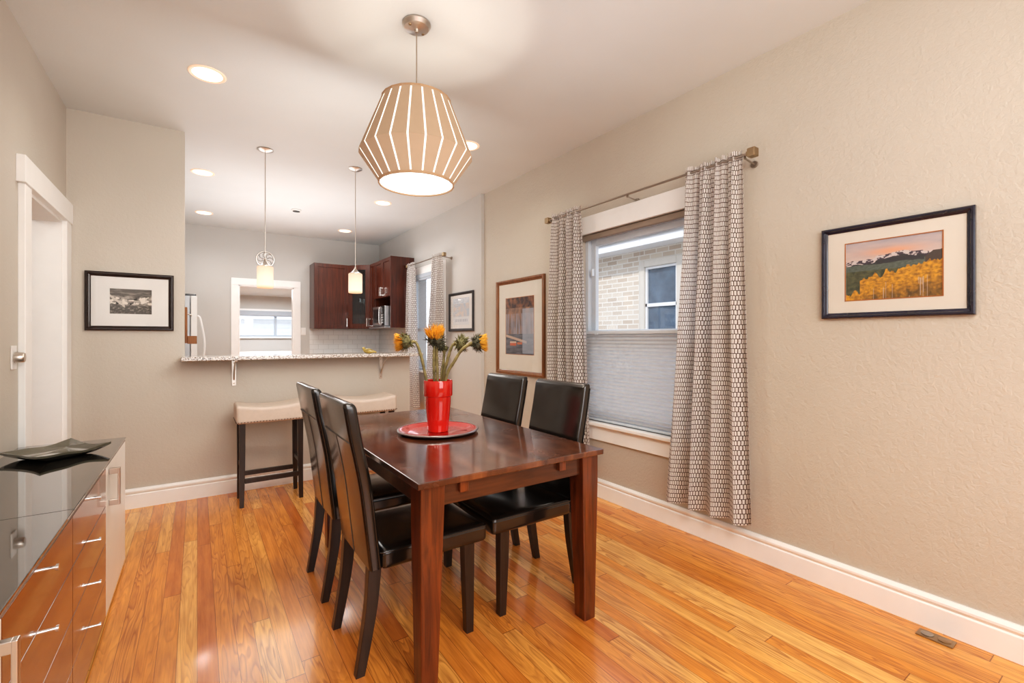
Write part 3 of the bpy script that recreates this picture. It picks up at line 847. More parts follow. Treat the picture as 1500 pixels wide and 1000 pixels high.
# ---------------------------------------------------------------- vase, tray, flowers
VX, VY = 1.040, 2.205
b = B(); lathe(b, [(0, .0035), (.150, .0035), (.158, .006), (.178, .011), (.200, .018), (.207, .0185), (.208, .016), (.196, .010), (.165, .0015), (.155, 0), (0, 0)], n=72)
tray = thing('round_tray', 'round red tray with a grey rim under the vase', 'tray', (VX, VY, TZ + .0005))
obj('tray_plate', b, M['redtray'], tray, 40)
b = B(); lathe(b, [(.2005, .0195), (.2065, .0205), (.2095, .0175), (.2085, .0125), (.196, .0075), (.165, -.0002), (.152, -.0003), (.152, .0006), (.165, .0008), (.196, .0092), (.207, .0155), (.2055, .0188), (.2005, .0185), (.2005, .0195)], n=72, closed=True)
obj('rim', b, M['silver'], tray, 40)
vz = TZ + .0045
b = B(); lathe(b, [(0, 0), (.050, 0), (.053, .003), (.066, .150), (.067, .182), (.0735, .186), (.0750, .190), (.0750, .262), (.0735, .266), (.070, .264), (.0665, .19), (.060, .15), (.047, .012), (0, .010)], n=64)
tag(obj('flower_vase', b, M['red'], smooth=35, loc=(VX, VY, vz)), 'tall glossy red ceramic vase on the round tray', 'vase')
RX = Vector((.8256, -.5643, 0)); FW = Vector((.5643, .8256, 0))   # sideways / away directions of the bouquet
def flower(label, pts, hd, calyx_m, r, petals, seed):
    """pts: (side, away, height above vase rim) ; hd: direction of the head"""
    rnd = random.Random(seed)
    t = thing('sunflower', label, 'flower', (VX, VY, vz + .02), group='dried sunflowers in the red vase')
    W = lambda p: RX * p[0] + FW * p[1] + Vector((0, 0, p[2] + .246))
    P = [W(p) for p in pts]; root = Vector((P[0].x * .2, P[0].y * .2, .004))
    path = smoothpath([root] + P, 7)
    b = B(); tube(b, path, [.0080 + .0014 * math.sin(i * 1.7) * (i % 3 == 0) + (.003 if i > len(path) - 4 else 0) for i in range(len(path))], 8)
    obj('stem', b, M['stem'], t, 60)
    d = (RX * hd[0] + FW * hd[1] + Vector((0, 0, hd[2]))).normalized()
    q = d.to_track_quat('Z', 'Y').to_matrix().to_4x4(); c = P[-1] + d * r * .55
    mt = Matrix.Translation(c) @ q
    tt = bmesh.new(); bmesh.ops.create_uvsphere(tt, u_segments=16, v_segments=10, radius=r * .72)
    for v in tt.verts: v.co.z *= .78
    def leaf(base, dirv, L, wd):
        dirv = dirv.normalized(); s = dirv.cross(Vector((.3, .5, .8))).normalized() * wd; nn = dirv.cross(s).normalized() * wd * .35
        a = tt.verts.new(base - s); c2 = tt.verts.new(base + s); m1 = tt.verts.new(base + dirv * L * .5 + nn); e = tt.verts.new(base + dirv * L)
        tt.faces.new((a, m1, e)); tt.faces.new((m1, c2, e)); tt.faces.new((a, c2, m1))
    for k in range(120):
        ph = rnd.uniform(0, 2 * PI); th = rnd.uniform(.45, 2.5)
        nrm = Vector((math.sin(th) * math.cos(ph), math.sin(th) * math.sin(ph), -math.cos(th) * .8))
        leaf(nrm * r * .66, nrm + Vector((0, 0, .5)) + Vector([rnd.uniform(-.4, .4) for _ in range(3)]), r * rnd.uniform(.35, .65), r * .13)
    b = B(); merge(b, tt, mt); obj('bracts', b, calyx_m, t)
    if petals:
        tt = bmesh.new()
        for k in range(150):
            ph = rnd.uniform(0, 2 * PI); rr = r * .62 * math.sqrt(rnd.random())
            base = Vector((rr * math.cos(ph), rr * math.sin(ph), r * .30))
            leaf(base, Vector((math.cos(ph) * rr / r * .9, math.sin(ph) * rr / r * .9, 1)) + Vector([rnd.uniform(-.15, .15) for _ in range(3)]), r * rnd.uniform(.75, 1.05) * petals, r * .17)
        b = B(); merge(b, tt, mt); obj('petals', b, M['petal'], t)
def px(x, y): return ((x - 643) * .00358, (557 - y) * .00358)   # drawing units of the bouquet -> metres
def fp(*pp): return [(px(x, y)[0], a, px(x, y)[1]) for x, y, a in pp]
flower('orange sunflower drooping to the left of the vase', fp((625, 553, .0), (618, 522, .0), (611, 503, .0), (604, 501, -.01)), (-1, -.15, -.05), M['calyx'], .050, 1.0, 1)
flower('orange sunflower standing upright in the middle of the bouquet', fp((643, 552, -.02), (642, 530, -.02), (642, 512, -.03), (641, 504, -.03)), (0, -.6, 1), M['calyx_dark'], .054, 1.1, 2)
flower('small closed sunflower head just behind the upright one', fp((636, 553, .03), (635, 530, .04), (635, 512, .05), (638, 508, .06)), (.5, .2, .1), M['calyx_dark'], .036, 0, 3)
flower('green closed sunflower head right of the upright one', fp((650, 553, .03), (655, 530, .03), (662, 508, .03), (668, 503, .03)), (1, 0, -.12), M['calyx'], .050, 0, 4)
flower('orange sunflower facing right at the far right of the bouquet', fp((655, 554, -.01), (667, 530, -.02), (680, 511, -.03), (694, 503, -.03)), (1, -.1, .06), M['calyx_dark'], .050, .85, 5)
flower('small dried bud low in the middle of the bouquet', fp((646, 553, .05), (648, 535, .06), (649, 520, .07), (649, 514, .07)), (.3, .2, 1), M['calyx'], .022, 0, 6)

# ---------------------------------------------------------------- lit pendant over the table
LX, LY = .911, 2.182
pl = thing('pendant_lamp', 'large beige faceted drum pendant with glowing slits above the table', 'lamp', (LX, LY, H))
Z = lambda z: z - H
b = B(); lathe(b, [(0, -.001), (.070, -.001), (.071, -.008), (.060, -.024), (.030, -.030), (.012, -.032), (.010, -.045), (0, -.046)], n=48); cn = obj('canopy', b, M['nickel'], pl, 40)
for a in (.4, .4 + PI):
    b = B(); lathe(b, [(0, -.030), (.007, -.030), (.008, -.024), (0, -.022)], (.045 * math.cos(a), .045 * math.sin(a), 0), 12); obj('screw', b, M['bronze'], cn, 40)
b = B(); tube(b, [(0, 0, -.04), (0, 0, Z(2.395))], .0032, 8); obj('cord', b, M['headrail'], pl, 60)
prof = [(.186, 2.016), (.280, 2.150), (.172, 2.425)]
NF = 22; off = math.radians(10.1)
b = B()
def fpt(r, z, a): return (r * math.cos(a), r * math.sin(a), Z(z))
tt = bmesh.new()
for k in range(NF):
    a0, a1 = off + 2 * PI * k / NF, off + 2 * PI * (k + 1) / NF
    rings = []
    for ri, (r, z) in enumerate(prof):
        A = Vector(fpt(r, z, a0)); Bv = Vector(fpt(r, z, a1)); d = (Bv - A).normalized()
        g = (.0046 if ri == 1 else .0040)
        rings.append((A + d * g, Bv - d * g))
    for (p, q2), (p2, q3) in zip(rings, rings[1:]): tt.faces.new([tt.verts.new(v) for v in (p, q2, q3, p2)])
merge(b, tt)
shd = obj('lamp_shade', b, M['shade'], pl)
b = B()
for (r, z0, z1) in ((.1875, 2.008, 2.020), (.1735, 2.418, 2.430)):
    ri = r - .006; b = B(); tt = bmesh.new()
    for k in range(NF):
        a0, a1 = off + 2 * PI * k / NF, off + 2 * PI * (k + 1) / NF
        o0, o1, o2, o3 = [tt.verts.new(fpt(r, z, a)) for a, z in ((a0, z0), (a1, z0), (a1, z1), (a0, z1))]
        i0, i1, i2, i3 = [tt.verts.new(fpt(ri, z, a)) for a, z in ((a0, z0), (a1, z0), (a1, z1), (a0, z1))]
        tt.faces.new((o0, o1, o2, o3)); tt.faces.new((i1, i0, i3, i2)); tt.faces.new((o1, o0, i0, i1)); tt.faces.new((o3, o2, i2, i3))
    merge(b, tt); obj('hem', b, M['shadehem'], shd)
b = B(); tt = bmesh.new()
for k in range(NF):
    a0, a1 = off + 2 * PI * k / NF, off + 2 * PI * (k + 1) / NF
    for (r0, z0), (r1, z1) in zip(prof, prof[1:]):
        e = .005
        tt.faces.new([tt.verts.new(v) for v in (fpt(r0 - e, z0, a0), fpt(r0 - e, z0, a1), fpt(r1 - e, z1, a1), fpt(r1 - e, z1, a0))])
merge(b, tt); obj('liner', b, M['liner'], pl)
b = B(); lathe(b, [(0, Z(2.019)), (.180, Z(2.019)), (.180, Z(2.015)), (0, Z(2.015))], n=44); obj('diffuser', b, M['bulb'], pl)
b = B()
for k in range(3):
    a = 2 * PI * k / 3; tube(b, [(.012 * math.cos(a), .012 * math.sin(a), Z(2.395)), (.168 * math.cos(a), .168 * math.sin(a), Z(2.421))], .0022, 6)
lathe(b, [(0, Z(2.402)), (.018, Z(2.402)), (.020, Z(2.34)), (0, Z(2.338))], n=20)
obj('spider', b, M['nickel'], pl)

# small bar pendants
def bar_pendant(x, y, label):
    t = thing('bar_pendant', label, 'lamp', (x, y, H), group='bar pendants')
    b = B(); lathe(b, [(0, -.001), (.060, -.001), (.062, -.006), (.040, -.018), (.010, -.024), (0, -.026)], n=36); obj('canopy', b, M['nickel'], t, 40)
    b = B(); tube(b, [(0, 0, -.02), (0, 0, Z(1.895))], .0038, 8); obj('rod', b, M['nickel'], t, 60)
    b = B(); lathe(b, [(0, Z(1.905)), (.008, Z(1.905)), (.010, Z(1.885)), (.022, Z(1.868)), (.036, Z(1.852)), (.052, Z(1.845)), (.052, Z(1.840)), (0, Z(1.840))], n=28); obj('cap', b, M['nickel'], t, 30)
    b = B(); lathe(b, [(.0, Z(1.840)), (.058, Z(1.840)), (.062, Z(1.835)), (.062, Z(1.665)), (.059, Z(1.660)), (0, Z(1.664))], n=36); obj('glass_shade', b, M['pend'], t, 40)
bar_pendant(.470, 4.354, 'small glass pendant above the left part of the granite counter')
bar_pendant(1.218, 4.370, 'small glass pendant hanging in front of the wall cabinets')

# recessed ceiling lights
cans = [(.050, 3.302, 'recessed ceiling light over the dining room, largest and nearest at the left'), (.043, 5.285, 'recessed kitchen ceiling light at the left, nearest the half wall'),
        (.070, 6.97, 'recessed kitchen ceiling light at the left, farthest back'), (1.790, 5.29, 'recessed kitchen ceiling light at the right, nearer the half wall'),
        (1.795, 6.985, 'recessed kitchen ceiling light above the wall cabinets'), (1.831, 3.323, 'recessed ceiling light partly hidden behind the large pendant shade')]
can0 = None
for x, y, lb in cans:
    if can0 is None:
        can0 = thing('recessed_light', lb, 'ceiling light', (x, y, H), group='recessed ceiling lights')
        b = B(); lathe(b, [(.078, -.001), (.097, -.001), (.098, -.004), (.092, -.008), (.080, -.006), (.074, -.001), (.078, -.001)], n=40, closed=True); obj('trim_ring', b, M['canring'], can0, 40)
        b = B(); lathe(b, [(0, -.0035), (.060, -.0035), (.078, -.0045), (.079, -.001), (0, -.001)], n=40); obj('lens', b, M['can'], can0, 40)
    else: dup(can0, (x, y, H), 0, lb)
vt = thing('smoke_detector', 'small round ceiling fixture in the middle of the kitchen ceiling', 'detector', (1.006, 6.175, H))
b = B(); lathe(b, [(0, -.001), (.055, -.001), (.056, -.012), (.050, -.020), (0, -.022)], n=28); obj('cover', b, M['plastic'], vt, 40)
b = B(); lathe(b, [(0, -.0215), (.040, -.020), (.042, -.024), (0, -.028)], n=24); obj('grille', b, M['black'], vt, 40)

# ---------------------------------------------------------------- counter, brackets, bird, opener
b = B(); box(b, -.10, 1.775, 4.08, 4.50, 1.0705, 1.10, .006, 3)
tag(obj('granite_counter', b, M['granite']), 'long speckled granite bar counter on the half wall', 'counter')
def bracket(x, label):
    t = thing('shelf_bracket', label, 'bracket', (x, YB, 1.07), group='counter brackets')
    b = B(); box(b, -.016, .016, -.006, -.0005, -.215, -.001, .002); obj('wall_plate', b, M['nickel'], t)
    b = B(); box(b, -.013, .013, -.215, -.006, -.008, -.001, .002); obj('arm', b, M['nickel'], t)
    b = B(); tube(b, smoothpath([(0, -.008, -.165), (0, -.05, -.110), (0, -.12, -.045), (0, -.19, -.010)]), .006, 8); obj('brace', b, M['nickel'], t, 60)
    for z in (-.03, -.195):
        b = B(); lathe(b, [(0, -.0085), (.004, -.0085), (.005, -.006), (0, -.006)], (0, 0, z), 10, axis=1); obj('screw', b, M['bronze'], t)
bracket(.244, 'white metal bracket under the counter above the left bar stool')
bracket(1.444, 'metal bracket under the right end of the counter')
bd = thing('bird_figurine', 'olive yellow ceramic bird figurine on the granite counter', 'figurine', (1.29, 4.20, 1.1005), math.radians(-33))
b = B(); tt = bmesh.new(); bmesh.ops.create_uvsphere(tt, u_segments=20, v_segments=14, radius=1)
for v in tt.verts:
    x, y, z = v.co; taper = 1 - .35 * clamp(x)
    v.co = (x * .052 + .004, y * .022 * taper, max(0, z * .024 * taper + .022 + (.0 if x < 0 else -.006 * x)))
merge(b, tt); tube(b, smoothpath([(.035, 0, .020), (.055, 0, .014), (.070, 0, .008)]), [.012] * 6 + [.008] * 6 + [.004], 10)
bo = obj('body', b, M['birdglaze'], bd, 60)
b = B(); tt = bmesh.new(); bmesh.ops.create_uvsphere(tt, u_segments=14, v_segments=10, radius=.0145); merge(b, tt, Matrix.Translation((-.044, 0, .044)))
tube(b, [(-.036, 0, .030), (-.044, 0, .042)], [.016, .012], 10); tube(b, [(-.055, 0, .046), (-.067, 0, .050)], [.005, .0008], 8); obj('head', b, M['birdglaze'], bd, 60)
op = thing('bottle_opener', 'rustic wooden wall bottle opener with a cap box, at the left end of the counter', 'bottle opener', (-.08, 4.393, 1.195))
b = B(); box(b, .0005, .016, -.035, .035, .005, .285, .003); obj('backboard', b, M['openerwood'], op)
b = B(); box(b, .016, .078, -.038, .038, 0, .062, .003); obj('cap_box', b, M['openerwood'], op)
b = B(); tube(b, smoothpath([(.016, -.015, .235), (.040, -.015, .225), (.042, 0, .220), (.040, .015, .225), (.016, .015, .235)]), .004, 8); obj('opener_hook', b, M['nickel'], op, 60)

# ---------------------------------------------------------------- kitchen
fr = thing('refrigerator', 'white refrigerator with a bowed handle, beyond the left end of the counter', 'refrigerator', (-.40, 6.5, 0))
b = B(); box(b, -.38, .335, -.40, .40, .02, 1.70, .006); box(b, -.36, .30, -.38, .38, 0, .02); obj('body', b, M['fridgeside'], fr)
b = B(); box(b, .34, .398, -.40, .40, .55, 1.70, .008); d1 = obj('door', b, M['fridge'], fr)
b = B(); tube(b, smoothpath([(.398, -.30, .85), (.43, -.30, .90), (.468, -.30, 1.15), (.43, -.30, 1.44), (.398, -.30, 1.49)], 7), .012, 10); obj('handle', b, M['fridge'], d1, 60)
b = B(); box(b, .34, .398, -.40, .40, .05, .54, .008); d2 = obj('freezer_drawer', b, M['fridge'], fr)
b = B(); tube(b, smoothpath([(.398, -.30, .48), (.44, -.25, .48), (.45, 0, .48), (.44, .25, .48), (.398, .30, .48)], 5), .012, 10); obj('handle', b, M['fridge'], d2, 60)
b = B(); box(b, .25, .39, -.395, -.34, 1.70, 1.722, .004); obj('hinge_cover', b, M['black'], fr)

CZ0, CZ1 = 1.385, 2.385
def shaker_door(parent, w, h, mat, name='door', inset=.055, th=.02, glassy=False):
    """local: x 0..w, z 0..h, front at y=-th"""
    b = B()
    box(b, 0, inset, -th, 0, 0, h, .002); box(b, w - inset, w, -th, 0, 0, h, .002)
    box(b, inset, w - inset, -th, 0, 0, inset, .002); box(b, inset, w - inset, -th, 0, h - inset, h, .002)
    if not glassy: box(b, inset - .002, w - inset + .002, -th * .5, 0, inset - .002, h - inset + .002)
    return obj(name, b, mat, parent)
def bar_handle(parent, x, z, L=.13, y=-.02):
    b = B(); box(b, x - .006, x + .006, y - .032, y - .022, z, z + L, .002); box(b, x - .005, x + .005, y - .024, y, z + .008, z + .020); box(b, x - .005, x + .005, y - .024, y, z + L - .020, z + L - .008)
    return obj('handle', b, M['chrome'], parent)
hc = CZ1 - CZ0
w1 = thing('wall_cabinet', 'dark cherry wall cabinet with one large panel door, leftmost of the kitchen row', 'cabinet', (1.457, 7.44, CZ0))
b = B(); box(b, 0, .508, .0, .325, 0, hc, .002); obj('body', b, M['cherry'], w1)
d = shaker_door(w1, .50, hc - .008, M['cherry']); d.location = (.004, -.001, .004); bar_handle(d, .470, .03)
w2 = thing('corner_cabinet', 'dark cherry corner wall cabinet with a glass door and glasses inside', 'cabinet', (1.967, 7.44, CZ0))
# plan polygon in local coords
A0, A1 = (0, 0), (.268, -.268)
P = [(0, 0), (.268, -.268), (.590, -.268), (.590, .322), (0, .322)]
b = B()
poly_prism(b, P, 2, 0, .02); poly_prism(b, P, 2, hc - .02, hc)
for (p, q) in ((P[1], P[2]), (P[2], P[3]), (P[3], P[4]), (P[4], P[0])):
    pv, qv = Vector((*p, 0)), Vector((*q, 0)); dd = (qv - pv).normalized(); nn = Vector((-dd.y, dd.x, 0)) * .016
    poly_prism(b, [tuple((pv)[:2]), tuple((qv)[:2]), tuple((qv + nn)[:2]), tuple((pv + nn)[:2])], 2, .02, hc - .02)
obj('body', b, M['cherry'], w2)
b = B()
Ps = [(.03, .01), (.27, -.23), (.57, -.23), (.57, .30), (.03, .30)]
poly_prism(b, Ps, 2, .30, .308); poly_prism(b, Ps, 2, .62, .628); obj('shelf', b, M['clear'], w2)
dw = math.hypot(.268, .268)
d = shaker_door(w2, dw - .010, hc - .008, M['cherry'], glassy=True, inset=.075); d.rotation_euler = (0, 0, -PI / 4); d.location = (.002, -.005, .004); bar_handle(d, dw - .045, .03)
b = B(); box(b, .07, dw - .08, -.011, -.009, .07, hc - .08); obj('pane', b, M['clear'], d)
def goblet(x, y, z, label, tall=.17):
    b = B(); k = tall / .17
    lathe(b, [(0, 0), (.032, 0), (.031, .002), (.005, .006), (.004, .075 * k), (.012, .085 * k), (.032, .11 * k), (.034, .14 * k), (.029, .17 * k), (.0275, .17 * k), (.0325, .14 * k), (.030, .112 * k), (.0, .092 * k)], n=18)
    o = obj('wine_glass', b, M['clear'], smooth=50, loc=(x, y, z)); tag(o, label, 'glass', 'glasses in the corner cabinet')
base = (1.967, 7.44)
for (dx, dy, zz, tl) in ((.17, -.05, .309, .17), (.26, -.10, .309, .17), (.25, .02, .309, .17), (.36, -.06, .309, .17), (.17, -.05, .021, .13), (.26, -.12, .021, .13), (.34, .0, .021, .13), (.2, -.04, .629, .17), (.3, -.1, .629, .17)):
    goblet(base[0] + dx, base[1] + dy, CZ0 + zz, 'clear stemmed glass on %s of the glass-doored corner cabinet' % ({.309: 'the middle shelf', .021: 'the bottom', .629: 'the top shelf'}[zz]), tl)
# right-hand run, doors face -X
w3 = thing('wall_cabinet', 'narrow dark cherry wall cabinet between the corner cabinet and the microwave', 'cabinet', (2.237, 7.168, CZ0), -PI / 2)
b = B(); box(b, 0, .22, 0, .325, 0, hc, .002); obj('body', b, M['cherry'], w3)
d = shaker_door(w3, .212, hc - .008, M['cherry'], inset=.045); d.location = (.004, -.001, .004); bar_handle(d, .030, .03)
w4 = thing('microwave_cabinet', 'dark cherry wall cabinet with two short doors over an open microwave niche', 'cabinet', (2.237, 6.946, CZ0), -PI / 2)
b = B(); L4 = .72
box(b, 0, L4 - .0185, 0, .325, .44, hc, .002); box(b, 0, .018, 0, .325, .02, .44); box(b, .018, L4 - .018, .305, .325, .02, .44); obj('body', b, M['cherry'], w4)
b = B(); box(b, L4 - .018, L4, -.021, .325, 0, hc, .002); obj('end_panel', b, M['cherry'], w4)
b = B(); box(b, 0, L4 - .0185, -.10, .325, 0, .022, .004); obj('shelf', b, M['steel'], w4)
for k, hxp in ((0, .315), (1, .028)):
    d = shaker_door(w4, .345, hc - .45, M['cherry'], inset=.05); d.location = (.004 + k * .349, -.001, .444); bar_handle(d, hxp, .02)
mw = thing('microwave', 'stainless steel microwave standing in the niche of the wall cabinets', 'microwave', (2.237, 6.50, CZ0 + .023), -PI / 2)
b = B(); box(b, -.255, .22, -.085, .29, .004, .285, .005); obj('case', b, M['steel'], mw)
b = B(); box(b, -.250, .115, -.105, -.086, .010, .280, .004); dd = obj('door', b, M['steel'], mw)
b = B(); box(b, -.215, .075, -.1075, -.1052, .050, .245, .001); obj('window', b, M['black'], dd)
b = B(); tube(b, smoothpath([(.095, -.106, .03), (.095, -.125, .05), (.095, -.125, .24), (.095, -.106, .26)], 4), .006, 8); obj('handle', b, M['chrome'], dd, 60)
b = B(); box(b, .118, .218, -.104, -.086, .010, .280, .003); cp = obj('control_panel', b, M['black'], mw)
b = B()
for i in range(4):
    for j in range(3): box(b, .130 + j * .028, .150 + j * .028, -.1065, -.104, .04 + i * .035, .062 + i * .035, .001)
obj('buttons', b, M['steel'], cp)
# base cabinets below (mostly hidden behind the half wall)
bc = thing('base_cabinet', 'dark cherry kitchen base cabinets below the tiled backsplash', 'cabinet', (1.457, 7.16, 0))
b = B(); box(b, 0, 1.09, .02, .598, .10, .875, .002); box(b, .0, 1.09, .08, .598, 0, .10); obj('body', b, M['cherry'], bc)
for k in range(2):
    d = shaker_door(bc, .24, .76, M['cherry']); d.location = (.004 + k * .248, .019, .11); bar_handle(d, .2 if k == 0 else .04, .6)
b = B(); box(b, 0, 1.09, -.02, .598, .876, .915, .004); obj('worktop', b, M['granite'], bc)
# switch, wall plate above the doorway
sw = thing('light_switch', 'white double light switch beside the kitchen doorway', 'switch', (1.365, YK - .0005, 1.345))
b = B(); box(b, -.036, .036, -.006, 0, -.058, .058, .002); obj('plate', b, M['plastic'], sw)
b = B(); box(b, -.018, .018, -.010, -.006, -.034, .034, .002); obj('rocker', b, M['plastic'], sw)
wp = thing('wall_plate_decor', 'round silver openwork plaque on the wall above the kitchen doorway', 'wall decor', (.839, YK - .001, 2.415))
b = B(); lathe(b, [(.105, -.004), (.112, -.014), (.122, -.014), (.126, -.002), (.105, -.004)], n=40, axis=1, closed=True); obj('rim', b, M['nickel'], wp, 40)
b = B()
for k in range(8):
    a = 2 * PI * k / 8; pts = [(.108 * math.cos(a + .5 * math.sin(PI * i / 8)) * i / 8, -.008, .108 * math.sin(a + .5 * math.sin(PI * i / 8)) * i / 8) for i in range(9)]
    tube(b, pts, .004, 6)
lathe(b, [(0, -.014), (.022, -.012), (.022, -.004), (0, -.003)], n=20, axis=1)
obj('scrollwork', b, M['nickel'], wp, 60)
b = B(); lathe(b, [(0, -.001), (.106, -.001), (.106, -.003), (0, -.003)], n=32, axis=1); obj('backing', b, M['matwhite'], wp)
# porch furniture: white chest under the far window
pc = thing('porch_bench', 'white bench below the far porch window', 'bench', (1.35, 9.9, 0))
b = B(); box(b, -.75, .75, -.25, .25, .40, .46, .01); obj('bench_seat', b, M['white'], pc)
for sx in (-.7, .7):
    b = B(); box(b, sx - .03, sx + .03, -.23, .23, 0, .40, .004); obj('leg', b, M['white'], pc)
b = B(); box(b, -.75, .75, .22, .26, .46, .98, .006); obj('back_panel', b, M['white'], pc)

# ---------------------------------------------------------------- sideboards on the left
ZT, FX = .69, -.330
def sideboard(ylo, yhi, flip, label):
    """cabinet against the left wall from ylo to yhi, front face at FX. flip: white door on the far side"""
    t = thing('sideboard', label, 'sideboard', (XL + .002, ylo, 0)); L = yhi - ylo - .002; D = FX - (XL + .002)
    b = B(); box(b, 0, D - .018, 0, L, .022, ZT - .008, .001)
    obj('body', b, M['carcass'], t)
    b = B(); box(b, -.001, D + .004, -.0, L, ZT - .007, ZT + .001, .0015); obj('glass_top', b, M['gtop'], t)
    b = B(); box(b, D - .018, D, 0, L, ZT - .020, ZT - .0075, .001); obj('top_rail', b, M['carcass'], t)
    half = L / 2
    wy0, wy1 = (half, L) if flip else (0, half)
    b = B(); box(b, D - .0178, D, wy0 + .002, wy1 - .001, .018, ZT - .022, .0015); dr = obj('door', b, M['white'], t); dr['label'] = 'white door'
    hy = wy0 + .085 if flip else wy1 - .065
    b = B()
    box(b, D + .030, D + .040, hy - .010, hy + .010, .483, .650, .002)
    box(b, D, D + .032, hy - .009, hy + .009, .483, .509, .002); box(b, D, D + .032, hy - .009, hy + .009, .624, .650, .002)
    obj('handle', b, M['nickel'], dr)
    dy0, dy1 = (0, half) if flip else (half, L)
    hz = (ZT - .022 - .018) / 4
    for k in range(4):
        z1 = ZT - .022 - k * hz; z0 = z1 - hz + .003
        b = B(); box(b, D - .0178, D, dy0 + .001, dy1 - .002, z0, z1, .0012); w = obj('drawer', b, M['gloss'], t); w['label'] = 'dark glossy drawer front'
        b = B(); yc = (dy0 + dy1) / 2; tube(b, [(D, yc, z1 - .035), (D + .022, yc, z1 - .035)], .0045, 10)
        tube(b, [(D + .021, yc, z1 - .035), (D + .027, yc, z1 - .035)], .0085, 14); obj('knob', b, M['chrome'], w, 40)
    for y in (.06, L - .06):
        for x in (.05, D - .06):
            b = B(); lathe(b, [(0, 0), (.016, 0), (.018, .0225), (0, .0225)], (x, y, 0), 14); obj('foot', b, M['black'], t)
    return t
sideboard(2.016, 3.32, True, 'glass topped sideboard carrying the dark platter, with a white door at its far end')
sideboard(.715, 2.016, False, 'glass topped sideboard nearest the camera, cut off by the left edge of the photo')
# platter
pt = thing('glass_platter', 'square smoky glass platter with upturned corners on the sideboard', 'platter', (-.540, 2.962, ZT + .0015), math.radians(-5))
bm = bmesh.new(); n = 28; top, bot = [], []
def plz(u, v):
    r = max(abs(u), abs(v)); k = clamp((r - .62) / .38)
    cor = (abs(u) * abs(v)) ** 2
    return .010 + .022 * k ** 1.3 + .012 * cor + .003 * math.sin(u * 5 + v * 3) * k
for i in range(n + 1):
    r1, r2 = [], []
    for j in range(n + 1):
        u, v = -1 + 2 * i / n, -1 + 2 * j / n
        # square rotated 45 deg: corners at +-x, +-y, sides slightly drawn in
        s = .138 * (1 - .05 * (1 - abs(u * v)) * max(abs(u), abs(v)))
        x, y = (u - v) * s / math.sqrt(2), (u + v) * s / math.sqrt(2)
        z = plz(u, v); r1.append(bm.verts.new((x, y, z))); r2.append(bm.verts.new((x, y, max(0, z - .0095) if max(abs(u), abs(v)) > .5 else 0)))
    top.append(r1); bot.append(r2)
for i in range(n):
    for j in range(n):
        bm.faces.new((top[i][j], top[i + 1][j], top[i + 1][j + 1], top[i][j + 1])); bm.faces.new((bot[i][j + 1], bot[i + 1][j + 1], bot[i + 1][j], bot[i][j]))
for k in range(n):
    for g in ((0, k, 0, k + 1), (n, k + 1, n, k), (k + 1, 0, k, 0), (k, n, k + 1, n)):
        bm.faces.new((top[g[0]][g[1]], top[g[2]][g[3]], bot[g[2]][g[3]], bot[g[0]][g[1]]))
bmesh.ops.recalc_face_normals(bm, faces=bm.faces[:])
obj('dish', bm, M['platter'], pt, 50)

# dimmer on the left wall
dm = thing('dimmer_switch', 'white wall plate with a round bronze knob beside the left doorway', 'switch', (XL + .0005, 3.225, 1.145))
b = B(); box(b, 0, .006, -.036, .036, -.058, .058, .002); obj('plate', b, M['plastic'], dm)
b = B(); lathe(b, [(0, .006), (.026, .006), (.027, .010), (.024, .038), (.021, .042), (0, .043)], n=32, axis=0); obj('knob', b, M['nickel'], dm, 40)
# floor outlet cover
fo = thing('floor_outlet', 'small brass floor outlet cover beside the right baseboard', 'outlet', (2.515, .580, 0))
b = B(); box(b, -.031, .031, -.058, .058, .0002, .006, .002); obj('plate', b, M['bronze'], fo)
for y in (-.027, .027):
    b = B(); lathe(b, [(0, .006), (.020, .006), (.021, .008), (.017, .0095), (0, .0095)], (0, y, 0), 28); obj('flip_cover', b, M['headrail'] if y > 0 else M['bronze'], fo, 40)

# ---------------------------------------------------------------- outside
b = B(); box(b, 2.95, 30, -20, 30, -.5, -.3); box(b, -15, 2.95, 11.3, 30, -.5, -.3); box(b, -15, 2.95, -20, -2.9, -.5, -.3); tag(obj('ground', b, M['ground']), 'pale winter ground outside the windows', 'ground', kind='structure')
nh = thing('neighbour_house', 'tan brick house with white eave and grey shingle roof outside the dining window', 'house', (5.5, 1.0, -.3))
NY0, NY1 = -5.0, 5.62
wy0, wy1, wz0, wz1 = 3.97, 4.53, .95, 2.29
o = lambda v: v - 1.0; zz = lambda v: v + .3
b = B()
box(b, 0, .2, o(NY0), o(wy0), 0, zz(2.60)); box(b, 0, .2, o(wy1), o(NY1), 0, zz(2.60)); box(b, 0, .2, o(wy0), o(wy1), 0, zz(wz0)); box(b, 0, .2, o(wy0), o(wy1), zz(wz1), zz(2.60))
box(b, .2, 6, o(NY1) - .2, o(NY1), 0, zz(2.60))
obj('brick_wall', b, M['brick'], nh)
b = B(); box(b, -.36, 0, o(NY0), o(NY1) + .3, zz(2.56), zz(2.59)); box(b, -.40, -.36, o(NY0), o(NY1) + .3, zz(2.53), zz(2.65), .004); obj('eave', b, M['fascia'], nh)
b = B(); poly_prism(b, [(-.44, zz(2.64)), (4.0, zz(4.86)), (4.0, zz(4.92)), (-.44, zz(2.69))], 1, o(NY0), o(NY1) + .35); obj('roof', b, M['shingle'], nh)
b = B(); box(b, -.09, -.01, o(NY1) - .10, o(NY1) - .02, 0, zz(2.50), .01); obj('downspout', b, M['fascia'], nh)
b = B()
ring(b, -.03, .08, o(wy0) - .10, o(wy1) + .10, zz(wz0) - .10, zz(wz1) + .10, .10); wf = obj('window_casing', b, M['casingtan'], nh)
